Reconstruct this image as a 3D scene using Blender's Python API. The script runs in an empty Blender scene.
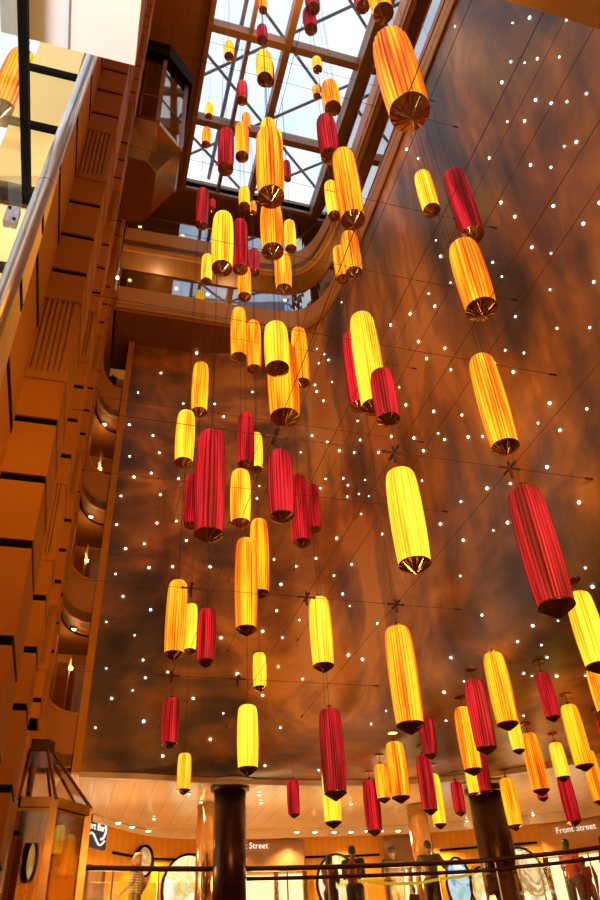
import bpy, bmesh, math, random
from mathutils import Vector, Matrix
from mathutils.bvhtree import BVHTree
random.seed(7)
C = bpy.context.scene.collection
PI = math.pi
# ------------------------------------------------------------ camera frame
CX = Vector((0.962, -0.269, -0.051)); CU = Vector((-0.126, -0.600, 0.790)); CF = Vector((0.243, 0.753, 0.611))
CF.normalize(); CX = (CX - CX.dot(CF)*CF).normalized(); CU = CX.cross(CF)
def ray(px, py): return CX*(px-300) + CU*(450-py) + CF*720.0
def on_z(px, py, z): r = ray(px, py); return r*(z/r.z)
def on_y(px, py, y): r = ray(px, py); return r*(y/r.y)
def on_x(px, py, x): r = ray(px, py); return r*(x/r.x)
cd = bpy.data.cameras.new('camera'); cam = bpy.data.objects.new('camera', cd); C.objects.link(cam)
cd.sensor_fit = 'VERTICAL'; cd.sensor_height = 36; cd.lens = 28.8; cd.clip_start = .05; cd.clip_end = 300
M3 = Matrix((CX, CU, -CF)).transposed(); cam.matrix_world = M3.to_4x4()
bpy.context.scene.camera = cam

# ------------------------------------------------------------ materials
def new_mat(name):
    m = bpy.data.materials.new(name); m.use_nodes = True
    nt = m.node_tree; b = nt.nodes['Principled BSDF']; return m, nt, b
def mat(name, col, rough=.5, metal=0, var=.12, scale=4, bump=0, spec=.5):
    m, nt, b = new_mat(name)
    tc = nt.nodes.new('ShaderNodeTexCoord'); n = nt.nodes.new('ShaderNodeTexNoise'); n.inputs['Scale'].default_value = scale
    n.inputs['Detail'].default_value = 4
    r = nt.nodes.new('ShaderNodeValToRGB')
    r.color_ramp.elements[0].position = .3; r.color_ramp.elements[1].position = .7
    r.color_ramp.elements[0].color = (*[c*(1-var) for c in col], 1); r.color_ramp.elements[1].color = (*[min(1, c*(1+var)) for c in col], 1)
    nt.links.new(tc.outputs['Object'], n.inputs['Vector']); nt.links.new(n.outputs['Fac'], r.inputs['Fac']); nt.links.new(r.outputs['Color'], b.inputs['Base Color'])
    b.inputs['Roughness'].default_value = rough; b.inputs['Metallic'].default_value = metal; b.inputs['Specular IOR Level'].default_value = spec
    if bump:
        bp = nt.nodes.new('ShaderNodeBump'); bp.inputs['Strength'].default_value = bump; nt.links.new(n.outputs['Fac'], bp.inputs['Height']); nt.links.new(bp.outputs['Normal'], b.inputs['Normal'])
    return m
def emit(name, col, s=1):
    m, nt, b = new_mat(name)
    b.inputs['Base Color'].default_value = (*[min(1, c)*.12 for c in col], 1)
    b.inputs['Emission Color'].default_value = (*col, 1); b.inputs['Emission Strength'].default_value = s
    return m
def glass(name, tint=(1, 1, 1), refl=.12):
    m = bpy.data.materials.new(name); m.use_nodes = True; nt = m.node_tree; nt.nodes.clear()
    o = nt.nodes.new('ShaderNodeOutputMaterial'); mx = nt.nodes.new('ShaderNodeMixShader'); t = nt.nodes.new('ShaderNodeBsdfTransparent'); g = nt.nodes.new('ShaderNodeBsdfGlossy')
    fr = nt.nodes.new('ShaderNodeFresnel'); fr.inputs['IOR'].default_value = 1.5
    ge = nt.nodes.new('ShaderNodeNewGeometry'); io = nt.nodes.new('ShaderNodeMapRange'); io.inputs['To Min'].default_value = 1.5; io.inputs['To Max'].default_value = 1/1.5
    nt.links.new(ge.outputs['Backfacing'], io.inputs['Value']); nt.links.new(io.outputs[0], fr.inputs['IOR'])
    ad = nt.nodes.new('ShaderNodeMath'); ad.operation = 'ADD'; ad.inputs[1].default_value = refl; ad.use_clamp = True
    t.inputs['Color'].default_value = (*tint, 1); g.inputs['Roughness'].default_value = .02
    nt.links.new(fr.outputs[0], ad.inputs[0]); nt.links.new(ad.outputs[0], mx.inputs[0]); nt.links.new(t.outputs[0], mx.inputs[1]); nt.links.new(g.outputs[0], mx.inputs[2]); nt.links.new(mx.outputs[0], o.inputs[0])
    return m
def striped(name, c1, c2, axis, freq, rough=.5, duty=.5):
    m, nt, b = new_mat(name)
    tc = nt.nodes.new('ShaderNodeTexCoord'); sx = nt.nodes.new('ShaderNodeSeparateXYZ'); mu = nt.nodes.new('ShaderNodeMath'); mu.operation = 'MULTIPLY'; mu.inputs[1].default_value = freq
    fr = nt.nodes.new('ShaderNodeMath'); fr.operation = 'FRACT'; gt = nt.nodes.new('ShaderNodeMath'); gt.operation = 'GREATER_THAN'; gt.inputs[1].default_value = duty
    mx = nt.nodes.new('ShaderNodeMix'); mx.data_type = 'RGBA'; mx.inputs['A'].default_value = (*c1, 1); mx.inputs['B'].default_value = (*c2, 1)
    nt.links.new(tc.outputs['Object'], sx.inputs[0]); nt.links.new(sx.outputs[axis], mu.inputs[0]); nt.links.new(mu.outputs[0], fr.inputs[0]); nt.links.new(fr.outputs[0], gt.inputs[0])
    nt.links.new(gt.outputs[0], mx.inputs['Factor']); nt.links.new(mx.outputs['Result'], b.inputs['Base Color']); b.inputs['Roughness'].default_value = rough
    return m

M = {}
M['pier'] = mat('pier_panel', (.52, .21, .018), .6, var=.06, scale=2, spec=.2)
M['panel_light'] = mat('wall_panel', (.70, .32, .03), .55, var=.05, scale=2, spec=.25)
M['black'] = mat('black_trim', (.004, .003, .003), .7, var=.3, spec=.08)
M['flute'] = mat('fluted_panel', (.50, .22, .02), .6, var=.08, scale=3, spec=.2)
M['parapet'] = striped('ribbed_parapet', (.62, .30, .05), (.52, .235, .035), 2, 22, .5)
M['fascia'] = mat('fascia', (.74, .38, .10), .5, var=.06, scale=1, spec=.3)
M['soffit'] = striped('brown_soffit', (.30, .13, .022), (.24, .10, .016), 0, 3.2, .5, .93)
M['white'] = mat('white_board', (.82, .82, .78), .5, var=.02)
M['white_ceiling'] = striped('planked_ceiling', (.86, .68, .42), (.62, .44, .22), 0, 2.6, .22, .96)
M['cornice'] = mat('cornice', (.85, .72, .5), .4, var=.04)
M['yellow_wall'] = striped('yellow_wood_wall', (.95, .48, .035), (.90, .44, .03), 0, 6, .35, .5)
M['tan_wall'] = mat('tan_wall', (.66, .34, .10), .4, var=.08)
M['brown_sign'] = mat('brown_sign_board', (.36, .22, .12), .25, metal=.3, var=.1)
M['bronze'] = mat('bronze', (.42, .24, .10), .22, metal=1, var=.15)
M['cone'] = mat('polished_bronze', (.40, .20, .08), .16, metal=1, var=.2, scale=8)
M['dark_bronze'] = mat('dark_bronze', (.075, .035, .022), .28, metal=.7, var=.2)
M['brass'] = mat('brass_column', (.85, .55, .25), .18, metal=1, var=.1)
M['steel'] = mat('brushed_steel', (.55, .50, .44), .28, metal=1, var=.08, scale=9)
M['silver'] = mat('silver_frame', (.75, .75, .82), .25, metal=.9, var=.05)
M['cable'] = mat('cable', (.10, .045, .02), .5, metal=.5)
M['rail'] = mat('dark_rail', (.06, .02, .012), .3, var=.2)
M['glass'] = glass('clear_glass', (.93, .93, .9), .06)
M['sky_glass'] = glass('skylight_glass', (.95, .98, 1), .02)
M['cab_glass'] = glass('cab_glass', (.85, .75, .6), .09)
M['mirror_glass'] = glass('dark_reflecting_glass', (.55, .5, .35), .38)
M['beam'] = mat('skylight_beam', (.34, .18, .075), .5, var=.08)
M['dark_under'] = mat('dark_copper_panel', (.22, .075, .012), .5, var=.1)
M['truss'] = mat('grey_truss', (.20, .20, .24), .6, var=.1)
M['pin'] = emit('pin_lamp', (1, .88, .66), 8)
M['lamp'] = emit('downlight_lamp', (1, .85, .55), 14)
M['floor'] = mat('dark_carpet', (.20, .08, .03), .9, var=.3)
M['enclosure'] = mat('warm_plaster', (.62, .30, .10), .7, var=.1)
M['window'] = emit('shop_glow', (1, .76, .40), 1.9)
M['shop_white'] = mat('shop_interior', (.85, .72, .5), .6, var=.1)
M['letter'] = emit('letter', (1, .88, .68), 1.1)
M['navy'] = emit('navy_sign', (.008, .014, .04), 1.0)
M['tape'] = emit('yellow_tape', (.95, .6, .02), .7)  # tape is given a glow of its own to keep it bright yellow

# sky mural: painted dusk clouds
def mural_mat():
    m, nt, b = new_mat('painted_sky_mural'); N = nt.nodes; Lk = nt.links
    tc = N.new('ShaderNodeTexCoord')
    mp = N.new('ShaderNodeMapping'); mp.inputs['Scale'].default_value = (.35, .35, .20); Lk.new(tc.outputs['Object'], mp.inputs['Vector'])
    n1 = N.new('ShaderNodeTexNoise'); n1.inputs['Scale'].default_value = .9; n1.inputs['Detail'].default_value = 7; n1.inputs['Roughness'].default_value = .55; n1.inputs['Distortion'].default_value = 1.0
    Lk.new(mp.outputs[0], n1.inputs['Vector'])
    mp2 = N.new('ShaderNodeMapping'); mp2.inputs['Scale'].default_value = (.9, 1.3, .28); Lk.new(tc.outputs['Object'], mp2.inputs['Vector'])
    n2 = N.new('ShaderNodeTexNoise'); n2.inputs['Scale'].default_value = 1.0; n2.inputs['Detail'].default_value = 6; n2.inputs['Distortion'].default_value = .8; Lk.new(mp2.outputs[0], n2.inputs['Vector'])
    mp3 = N.new('ShaderNodeMapping'); mp3.inputs['Scale'].default_value = (.42, .42, .85); Lk.new(tc.outputs['Object'], mp3.inputs['Vector'])
    n3 = N.new('ShaderNodeTexNoise'); n3.inputs['Scale'].default_value = 1.0; n3.inputs['Detail'].default_value = 7; n3.inputs['Distortion'].default_value = 1.6; Lk.new(mp3.outputs[0], n3.inputs['Vector'])
    s0 = N.new('ShaderNodeSeparateXYZ'); Lk.new(tc.outputs['Object'], s0.inputs[0])
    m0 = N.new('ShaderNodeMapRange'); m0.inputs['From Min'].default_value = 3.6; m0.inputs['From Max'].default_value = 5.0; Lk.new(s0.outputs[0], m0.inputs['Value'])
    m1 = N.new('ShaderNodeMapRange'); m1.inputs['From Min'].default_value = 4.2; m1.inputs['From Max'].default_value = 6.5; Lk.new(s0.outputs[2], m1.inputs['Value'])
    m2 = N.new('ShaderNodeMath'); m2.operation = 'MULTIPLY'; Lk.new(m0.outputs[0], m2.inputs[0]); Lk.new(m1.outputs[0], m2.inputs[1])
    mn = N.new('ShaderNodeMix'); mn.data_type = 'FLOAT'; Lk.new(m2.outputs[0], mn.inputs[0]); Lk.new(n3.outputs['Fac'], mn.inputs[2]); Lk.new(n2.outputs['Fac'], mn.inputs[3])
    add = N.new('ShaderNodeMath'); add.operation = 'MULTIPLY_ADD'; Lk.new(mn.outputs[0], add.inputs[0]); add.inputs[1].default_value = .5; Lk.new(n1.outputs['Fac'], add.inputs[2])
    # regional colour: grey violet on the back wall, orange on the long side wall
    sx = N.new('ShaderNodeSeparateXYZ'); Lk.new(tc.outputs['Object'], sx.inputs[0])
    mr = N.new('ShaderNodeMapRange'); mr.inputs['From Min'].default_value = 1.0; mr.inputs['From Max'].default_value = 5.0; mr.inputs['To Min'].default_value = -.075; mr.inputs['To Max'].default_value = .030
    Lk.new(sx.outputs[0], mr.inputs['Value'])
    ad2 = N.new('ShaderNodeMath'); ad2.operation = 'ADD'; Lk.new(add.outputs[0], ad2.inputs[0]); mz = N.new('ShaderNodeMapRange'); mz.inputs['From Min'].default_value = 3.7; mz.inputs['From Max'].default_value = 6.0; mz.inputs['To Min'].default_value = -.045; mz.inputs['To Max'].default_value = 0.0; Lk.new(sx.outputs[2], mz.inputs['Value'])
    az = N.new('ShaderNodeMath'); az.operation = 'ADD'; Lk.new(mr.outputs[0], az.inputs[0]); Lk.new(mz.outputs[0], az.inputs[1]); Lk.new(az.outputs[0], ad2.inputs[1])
    r = N.new('ShaderNodeValToRGB'); e = r.color_ramp.elements
    e[0].position = .57; e[0].color = (.10, .085, .095, 1)
    e[1].position = .88; e[1].color = (.95, .48, .15, 1)
    for p, c in ((.645, (.17, .125, .12)), (.70, (.28, .17, .12)), (.755, (.45, .23, .11)), (.82, (.66, .33, .12))):
        x = e.new(p); x.color = (*c, 1)
    Lk.new(ad2.outputs[0], r.inputs['Fac'])
    # panel joints of the mural boards
    def seam(out, step, w):
        a = N.new('ShaderNodeMath'); a.operation = 'MULTIPLY'; a.inputs[1].default_value = 1/step; Lk.new(out, a.inputs[0])
        f = N.new('ShaderNodeMath'); f.operation = 'FRACT'; Lk.new(a.outputs[0], f.inputs[0])
        g = N.new('ShaderNodeMath'); g.operation = 'LESS_THAN'; g.inputs[1].default_value = w/step; Lk.new(f.outputs[0], g.inputs[0]); return g
    s1 = seam(sx.outputs[1], 50, .0)
    mx = N.new('ShaderNodeMix'); mx.data_type = 'RGBA'; mx.inputs['B'].default_value = (.05, .025, .015, 1)
    Lk.new(s1.outputs[0], mx.inputs['Factor']); Lk.new(r.outputs['Color'], mx.inputs['A']); Lk.new(mx.outputs['Result'], b.inputs['Base Color'])
    b.inputs['Roughness'].default_value = .42; b.inputs['Specular IOR Level'].default_value = .35
    return m
M['mural'] = mural_mat()

# lantern fabric: the folds between the pleats let more of the lamp through than the gathered ridges
def fabric(name, ridge, mid, fold, s, base):
    m, nt, b = new_mat(name); N = nt.nodes; Lk = nt.links
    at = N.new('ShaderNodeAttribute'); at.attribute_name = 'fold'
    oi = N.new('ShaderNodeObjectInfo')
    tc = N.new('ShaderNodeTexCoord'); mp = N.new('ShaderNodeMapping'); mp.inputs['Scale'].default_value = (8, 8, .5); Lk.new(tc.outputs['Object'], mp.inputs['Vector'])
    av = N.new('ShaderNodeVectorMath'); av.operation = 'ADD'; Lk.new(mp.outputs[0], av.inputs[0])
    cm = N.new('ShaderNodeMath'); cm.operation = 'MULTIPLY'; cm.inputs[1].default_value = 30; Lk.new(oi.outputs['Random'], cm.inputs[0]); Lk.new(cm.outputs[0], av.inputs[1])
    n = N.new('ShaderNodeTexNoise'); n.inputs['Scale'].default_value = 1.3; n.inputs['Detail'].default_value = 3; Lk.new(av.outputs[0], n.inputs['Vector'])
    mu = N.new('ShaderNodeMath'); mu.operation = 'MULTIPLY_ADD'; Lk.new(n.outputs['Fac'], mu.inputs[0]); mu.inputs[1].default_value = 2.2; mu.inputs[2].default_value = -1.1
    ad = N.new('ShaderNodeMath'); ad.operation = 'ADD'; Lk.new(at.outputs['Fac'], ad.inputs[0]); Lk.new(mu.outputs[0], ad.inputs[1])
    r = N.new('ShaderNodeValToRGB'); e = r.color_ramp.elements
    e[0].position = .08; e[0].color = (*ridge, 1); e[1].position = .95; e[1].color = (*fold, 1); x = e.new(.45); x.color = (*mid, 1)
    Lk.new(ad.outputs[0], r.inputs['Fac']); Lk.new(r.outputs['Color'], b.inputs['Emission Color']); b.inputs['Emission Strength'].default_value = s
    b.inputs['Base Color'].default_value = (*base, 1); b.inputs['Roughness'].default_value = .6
    return m
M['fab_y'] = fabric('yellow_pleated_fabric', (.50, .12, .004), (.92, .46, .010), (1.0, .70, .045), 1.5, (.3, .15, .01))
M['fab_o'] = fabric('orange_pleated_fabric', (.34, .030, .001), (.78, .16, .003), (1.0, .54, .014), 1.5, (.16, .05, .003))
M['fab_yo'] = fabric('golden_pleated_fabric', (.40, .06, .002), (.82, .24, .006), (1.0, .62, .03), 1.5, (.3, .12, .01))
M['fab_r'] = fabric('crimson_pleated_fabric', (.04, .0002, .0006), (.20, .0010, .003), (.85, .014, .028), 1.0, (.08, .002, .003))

# ------------------------------------------------------------ mesh helpers
def obj(name, bm, m, parent=None, smooth=False):
    me = bpy.data.meshes.new(name); bmesh.ops.recalc_face_normals(bm, faces=bm.faces[:]); bm.to_mesh(me); bm.free()
    if m: me.materials.append(M[m] if isinstance(m, str) else m)
    if smooth: me.shade_smooth()
    o = bpy.data.objects.new(name, me); C.objects.link(o)
    if parent: o.parent = parent
    return o
def tag(o, label=None, cat=None, group=None, kind=None):
    if label: o['label'] = label
    if cat: o['category'] = cat
    if group: o['group'] = group
    if kind: o['kind'] = kind
    return o
def thing(name, label, cat, loc=(0, 0, 0), rz=0, group=None):
    o = bpy.data.objects.new(name, None); C.objects.link(o); o.location = loc; o.rotation_euler = (0, 0, rz); o.empty_display_size = .1
    return tag(o, label, cat, group)
def struct(name, bm, m, smooth=False): return tag(obj(name, bm, m, None, smooth), kind='structure')
def box(bm, a, b):
    r = bmesh.ops.create_cube(bm, size=1)
    for v in r['verts']: v.co = Vector([(a[i]+b[i])/2 + v.co[i]*(b[i]-a[i]) for i in range(3)])
def B(*bs):
    bm = bmesh.new()
    for a, b in bs: box(bm, a, b)
    return bm
def cyl(bm, p, q, r1, r2=None, n=12, caps=True):
    p = Vector(p); q = Vector(q); r2 = r1 if r2 is None else r2; d = (q-p)
    if d.length < 1e-6: return
    d.normalize(); a = d.orthogonal().normalized(); b = d.cross(a)
    A = [bm.verts.new(p + (a*math.cos(t)+b*math.sin(t))*r1) for t in [2*PI*k/n for k in range(n)]]
    D = [bm.verts.new(q + (a*math.cos(t)+b*math.sin(t))*r2) for t in [2*PI*k/n for k in range(n)]]
    for k in range(n): bm.faces.new((A[k], A[(k+1) % n], D[(k+1) % n], D[k]))
    if caps: bm.faces.new(A[::-1]); bm.faces.new(D)
def T(*segs, r=.01, n=8):
    bm = bmesh.new()
    for p, q in segs: cyl(bm, p, q, r, n=n)
    return bm
def tube(pts, r, n=10):
    bm = bmesh.new(); rings = []
    P = [Vector(p) for p in pts]
    for i, p in enumerate(P):
        d = (P[min(i+1, len(P)-1)] - P[max(i-1, 0)]).normalized()
        a = d.cross(Vector((0, 0, 1)))
        if a.length < .05: a = d.cross(Vector((0, 1, 0)))
        a.normalize(); b = d.cross(a)
        rings.append([bm.verts.new(p + (a*math.cos(t)+b*math.sin(t))*r) for t in [2*PI*k/n for k in range(n)]])
    for A, D in zip(rings, rings[1:]):
        for k in range(n): bm.faces.new((A[k], A[(k+1) % n], D[(k+1) % n], D[k]))
    bm.faces.new(rings[0][::-1]); bm.faces.new(rings[-1]); return bm
def lathe(prof, n=32, bm=None, c=(0, 0, 0)):
    bm = bm or bmesh.new(); c = Vector(c)
    rings = [[bm.verts.new(c + Vector((r*math.cos(2*PI*k/n), r*math.sin(2*PI*k/n), z))) for k in range(n)] for r, z in prof]
    for A, D in zip(rings, rings[1:]):
        for k in range(n): bm.faces.new((A[k], A[(k+1) % n], D[(k+1) % n], D[k]))
    bm.faces.new(rings[0][::-1]); bm.faces.new(rings[-1]); return bm
def prism(poly, z0, z1, bm=None):
    bm = bm or bmesh.new()
    a = [bm.verts.new((x, y, z0)) for x, y in poly]; b = [bm.verts.new((x, y, z1)) for x, y in poly]
    n = len(poly)
    for k in range(n): bm.faces.new((a[k], a[(k+1) % n], b[(k+1) % n], b[k]))
    bm.faces.new(a[::-1]); bm.faces.new(b); return bm
def spline(P, per=8):
    out = []; n = len(P)
    for i in range(n-1):
        p0, p1, p2, p3 = [Vector(P[max(0, min(n-1, j))]) for j in (i-1, i, i+1, i+2)]
        for k in range(per):
            t = k/per
            out.append(.5*((2*p1) + (p2-p0)*t + (2*p0-5*p1+4*p2-p3)*t*t + (-p0+3*p1-3*p2+p3)*t**3))
    out.append(Vector(P[-1])); return out
def wallstrip(pts, z0, z1, th=.1, bm=None):
    """a solid wall following a plan line; th to the left-hand normal"""
    bm = bm or bmesh.new(); P = [Vector((p[0], p[1])) for p in pts]; rows = []
    for i, p in enumerate(P):
        d = (P[min(i+1, len(P)-1)] - P[max(i-1, 0)]).normalized(); nrm = Vector((-d.y, d.x))
        q = p + nrm*th
        rows.append([bm.verts.new((p.x, p.y, z0)), bm.verts.new((p.x, p.y, z1)), bm.verts.new((q.x, q.y, z1)), bm.verts.new((q.x, q.y, z0))])
    for a, b in zip(rows, rows[1:]):
        for k in range(4): bm.faces.new((a[k], a[(k+1) % 4], b[(k+1) % 4], b[k]))
    bm.faces.new(rows[0]); bm.faces.new(rows[-1][::-1]); return bm
def ribbon(A, Bp, z, th=.08, bm=None):
    """horizontal slab between two plan lines with equal point counts"""
    bm = bm or bmesh.new(); rows = []
    for a, b in zip(A, Bp):
        rows.append([bm.verts.new((a[0], a[1], z)), bm.verts.new((b[0], b[1], z)), bm.verts.new((b[0], b[1], z+th)), bm.verts.new((a[0], a[1], z+th))])
    for a, b in zip(rows, rows[1:]):
        for k in range(4): bm.faces.new((a[k], a[(k+1) % 4], b[(k+1) % 4], b[k]))
    bm.faces.new(rows[0]); bm.faces.new(rows[-1][::-1]); return bm

# ------------------------------------------------------------ the mural shell
Wp = [(5.0, -2.5), (5.0, 3), (5.02, 6), (5.06, 8), (5.06, 9.5), (5.04, 10.6), (4.97, 11.7), (4.78, 12.5), (4.35, 13.2), (3.5, 13.9), (2.4, 14.3), (1.2, 14.45), (.06, 14.48)]
Bp_ = [(13.5, -2.5), (13.3, 4), (12.4, 8.3), (10.9, 11.0), (9.7, 12.55), (8.5, 13.7), (7.2, 14.45), (6.3, 14.7), (5.0, 14.85), (3.7, 14.85), (2.4, 14.75), (1.2, 14.55), (.06, 14.49)]
W = spline(Wp, 10); BD = spline(Bp_, 10)
bm = bmesh.new(); cols = []
for w, b in zip(W, BD):
    L = (b-w).length; R = min(.8, L*.9); u = (b-w).normalized() if L > 1e-4 else Vector((0, 1))
    col = []
    for k in range(13): col.append(Vector((w.x, w.y, 14.7 + (3.6+R-14.7)*k/12)))
    for k in range(1, 9):
        a = PI/2*k/8; col.append(Vector((w.x+u.x*R*(1-math.cos(a)), w.y+u.y*R*(1-math.cos(a)), 3.6+R*(1-math.sin(a)))))
    for k in range(1, 7):
        t = k/6; col.append(Vector((w.x+u.x*(R+(L-R)*t), w.y+u.y*(R+(L-R)*t), 3.6)))
    cols.append([bm.verts.new(c) for c in col])
for a, b in zip(cols, cols[1:]):
    for k in range(len(a)-1): bm.faces.new((a[k], a[k+1], b[k+1], b[k]))
mural = struct('wall_mural', bm, 'mural', smooth=True)
mural.modifiers.new('thick', 'SOLIDIFY').thickness = .0
mural.modifiers.clear()
bmm = bmesh.new(); bmm.from_mesh(mural.data); bvh = BVHTree.FromBMesh(bmm); bmm.free()

# frame strip at the left end of the mural
struct('trim_1', B(((-.08, 14.36, 3.55), (.07, 14.50, 14.72))), 'panel_light')
# lip along the lower edge of the mural
struct('trim_2', wallstrip(BD, 3.50, 3.68, -.08), 'cornice')

# ------------------------------------------------------------ shop deck: ceiling, cornice, facade
Fp = [(13.9, -2.5), (14.3, 6), (15.3, 12), (14.5, 15.6), (13.1, 17.6), (11.9, 18.6), (10.6, 19.2), (9.3, 19.7), (7.6, 20.1), (5.9, 20.3), (4.4, 20.5), (2.0, 20.2), (.3, 18.4)]
FC = spline(Fp, 10)
FCo = [p + (p - Vector((4, 8))).normalized()*.6 for p in FC]
struct('ceiling_shops', ribbon([b + (b-Vector((4, 8))).normalized()*.02 for b in BD], FCo, 3.62, .1), 'white_ceiling')
struct('floor_shops', ribbon([b + (b-Vector((4, 8))).normalized()*.12 for b in BD], FCo, .93, .12), 'floor')
struct('trim_3', wallstrip([p-(p-Vector((4, 8))).normalized()*.55 for p in FC], 3.42, 3.63, .06), 'cornice')
struct('wall_deck_edge', wallstrip(BD, .7, 1.05, -.1), 'tan_wall')
struct('wall_below_deck', wallstrip(BD, -1.7, .7, -.1), 'enclosure')
FCx = FC + [Vector((-.3, 17.5)), Vector((-.92, 16.6))]
struct('ceiling_shops_left', prism([(-.9, 14.52), (.06, 14.52), (.3, 18.4), (-.9, 16.7)], 3.55, 3.6), 'white_ceiling')
def facade(px, py):
    r = ray(px, py); best = None
    for a, b in zip(FCx, FCx[1:]):
        d = b-a; den = r.x*d.y - r.y*d.x
        if abs(den) < 1e-9: continue
        t = (a.x*d.y - a.y*d.x)/den; s = (a.x*r.y - a.y*r.x)/den
        if t > 0 and -.001 <= s <= 1.001:
            if best is None or t < best[0]: best = (t, d.normalized())
    if best is None: return None, None
    return r*best[0], best[1]
def fidx(px):
    p, d = facade(px, 860); return min(range(len(FC)), key=lambda i: (FC[i]-Vector((p.x, p.y))).length)
def fsub(px0, px1):
    """facade plan line between two photo columns"""
    i0, i1 = sorted((fidx(px0), fidx(px1))); pa, _ = facade(px0, 860); pb, _ = facade(px1, 860)
    P = [FC[i] for i in range(i0+1, i1)]
    ends = [Vector((pa.x, pa.y)), Vector((pb.x, pb.y))]
    if (ends[0]-FC[i0]).length > (ends[1]-FC[i0]).length: ends.reverse()
    return [ends[0]] + P + [ends[1]]
struct('wall_shops', wallstrip(FCx, 1.05, 3.62, -.15), 'yellow_wall')
def off(P, s): return [p-(p-Vector((4, 8))).normalized()*s for p in P]
# dark picture line trims on the panelled stretches
for i, (a, b, z) in enumerate(((111, 200, 3.02), (305, 380, 3.02), (441, 541, 3.05), (111, 240, 1.75), (305, 380, 1.75), (441, 541, 1.75))):
    struct('trim_%d' % (4+i), wallstrip(off(fsub(a, b), .04), z, z+.05, .03), 'black')
def to_mesh(o, parent):
    me = bpy.data.meshes.new_from_object(o); bpy.data.objects.remove(o); m = bpy.data.objects.new('lettering', me); C.objects.link(m); m.parent = parent
    if not me.materials: me.materials.append(M['letter'])
    return m
def shopfront(label, a, b, words, txt_px, m_board, glow):
    P = fsub(a, b); base = P[len(P)//2]
    t = thing('shop_front', label, 'shop', (base.x, base.y, 1.05))
    def loc(bm): bmesh.ops.translate(bm, verts=bm.verts[:], vec=(-base.x, -base.y, -1.05)); return bm
    obj('sign_board', loc(wallstrip(off(P, .12), 2.72, 3.42, .12)), m_board, t)
    obj('display_window', loc(wallstrip(off(P, .05), 1.1, 2.68, .03)), glow, t)
    for q in (P[0], P[-1], base):
        q2 = off([q], .14)[0]; obj('door_post', loc(B(((q2.x-.05, q2.y-.05, 1.05), (q2.x+.05, q2.y+.05, 2.72)))), 'bronze', t)
    if words:
        p, d = facade(*txt_px); 
        tx = bpy.data.curves.new('lettering', 'FONT'); tx.body = words; tx.size = .195; tx.extrude = .01; tx.space_character = 1.02; tx.align_x = 'CENTER'; tx.align_y = 'CENTER'
        tx.materials.append(M['letter']); o = bpy.data.objects.new('lettering', tx); C.objects.link(o)
        q = off([Vector((p.x, p.y))], .43)[0]
        xd = Vector((-d.x, -d.y, 0)); 
        if xd.x < 0: xd = -xd
        zd = xd.cross(Vector((0, 0, 1)));  R = Matrix((xd, Vector((0, 0, 1)), zd)).transposed()
        o = to_mesh(o, t); o.location = (q.x-base.x, q.y-base.y, p.z-1.05); o.rotation_euler = R.to_euler()
    return t
glow1 = M['window']
shopfront('shop front with a brown Front Street sign and pale lit window right of left column', 240, 303, 'Front Street', (246, 849), 'brown_sign', glow1)
shopfront('brown shop front without lettering behind the two standing men', 384, 434, None, None, 'brown_sign', glow1)
shopfront('shop front lettered Front Street at the right edge, behind the woman in orange', 546, 612, 'Front Street', (578, 831), 'tan_wall', glow1)
# navy sign at the left with a pale swoosh
p, d = facade(96, 834); q = off([Vector((p.x, p.y))], .25)[0]
xd = Vector((abs(d.x), -d.y if d.x < 0 else d.y, 0)).normalized(); ang = math.atan2(xd.y, xd.x)
sg = thing('navy_sign', 'navy shop sign with white writing and swoosh beside the glass elevator', 'sign', (q.x-.13, q.y-.3, p.z), ang)
obj('sign_panel', B(((-.42, -.04, -.36), (.42, .05, .36))), 'navy', sg)
bm = tube([(-.34+.66*k/12, -.06, -.2+.1*math.sin(k/12*2*PI)) for k in range(13)], .022, 6); obj('swoosh', bm, 'letter', sg)
bm = tube([(.18+.16*math.sin(a), -.06, .02+.2*math.cos(a)) for a in [PI*k/12 for k in range(13)]], .028, 6); obj('swoosh', bm, 'letter', sg)
tx = bpy.data.curves.new('lettering', 'FONT'); tx.body = 'port Bar'; tx.size = .2; tx.extrude = .01; tx.align_x = 'CENTER'; tx.materials.append(M['letter'])
o = bpy.data.objects.new('lettering', tx); C.objects.link(o); o = to_mesh(o, sg); o.location = (-.05, -.055, -.02); o.rotation_euler = (PI/2, 0, 0)
# doorway under the navy sign
dd = thing('shop_door', 'dusky glass shop doorway below the navy sign', 'door', (q.x, q.y, 1.05), ang)
obj('door_leaf', B(((-.3, 0, 0), (.25, .06, 1.55))), 'brown_sign', dd); obj('door_frame', B(((-.38, -.03, 0), (-.3, .08, 1.6)), ((.25, -.03, 0), (.33, .08, 1.6)), ((-.38, -.03, 1.55), (.33, .08, 1.62))), 'bronze', dd)

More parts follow.
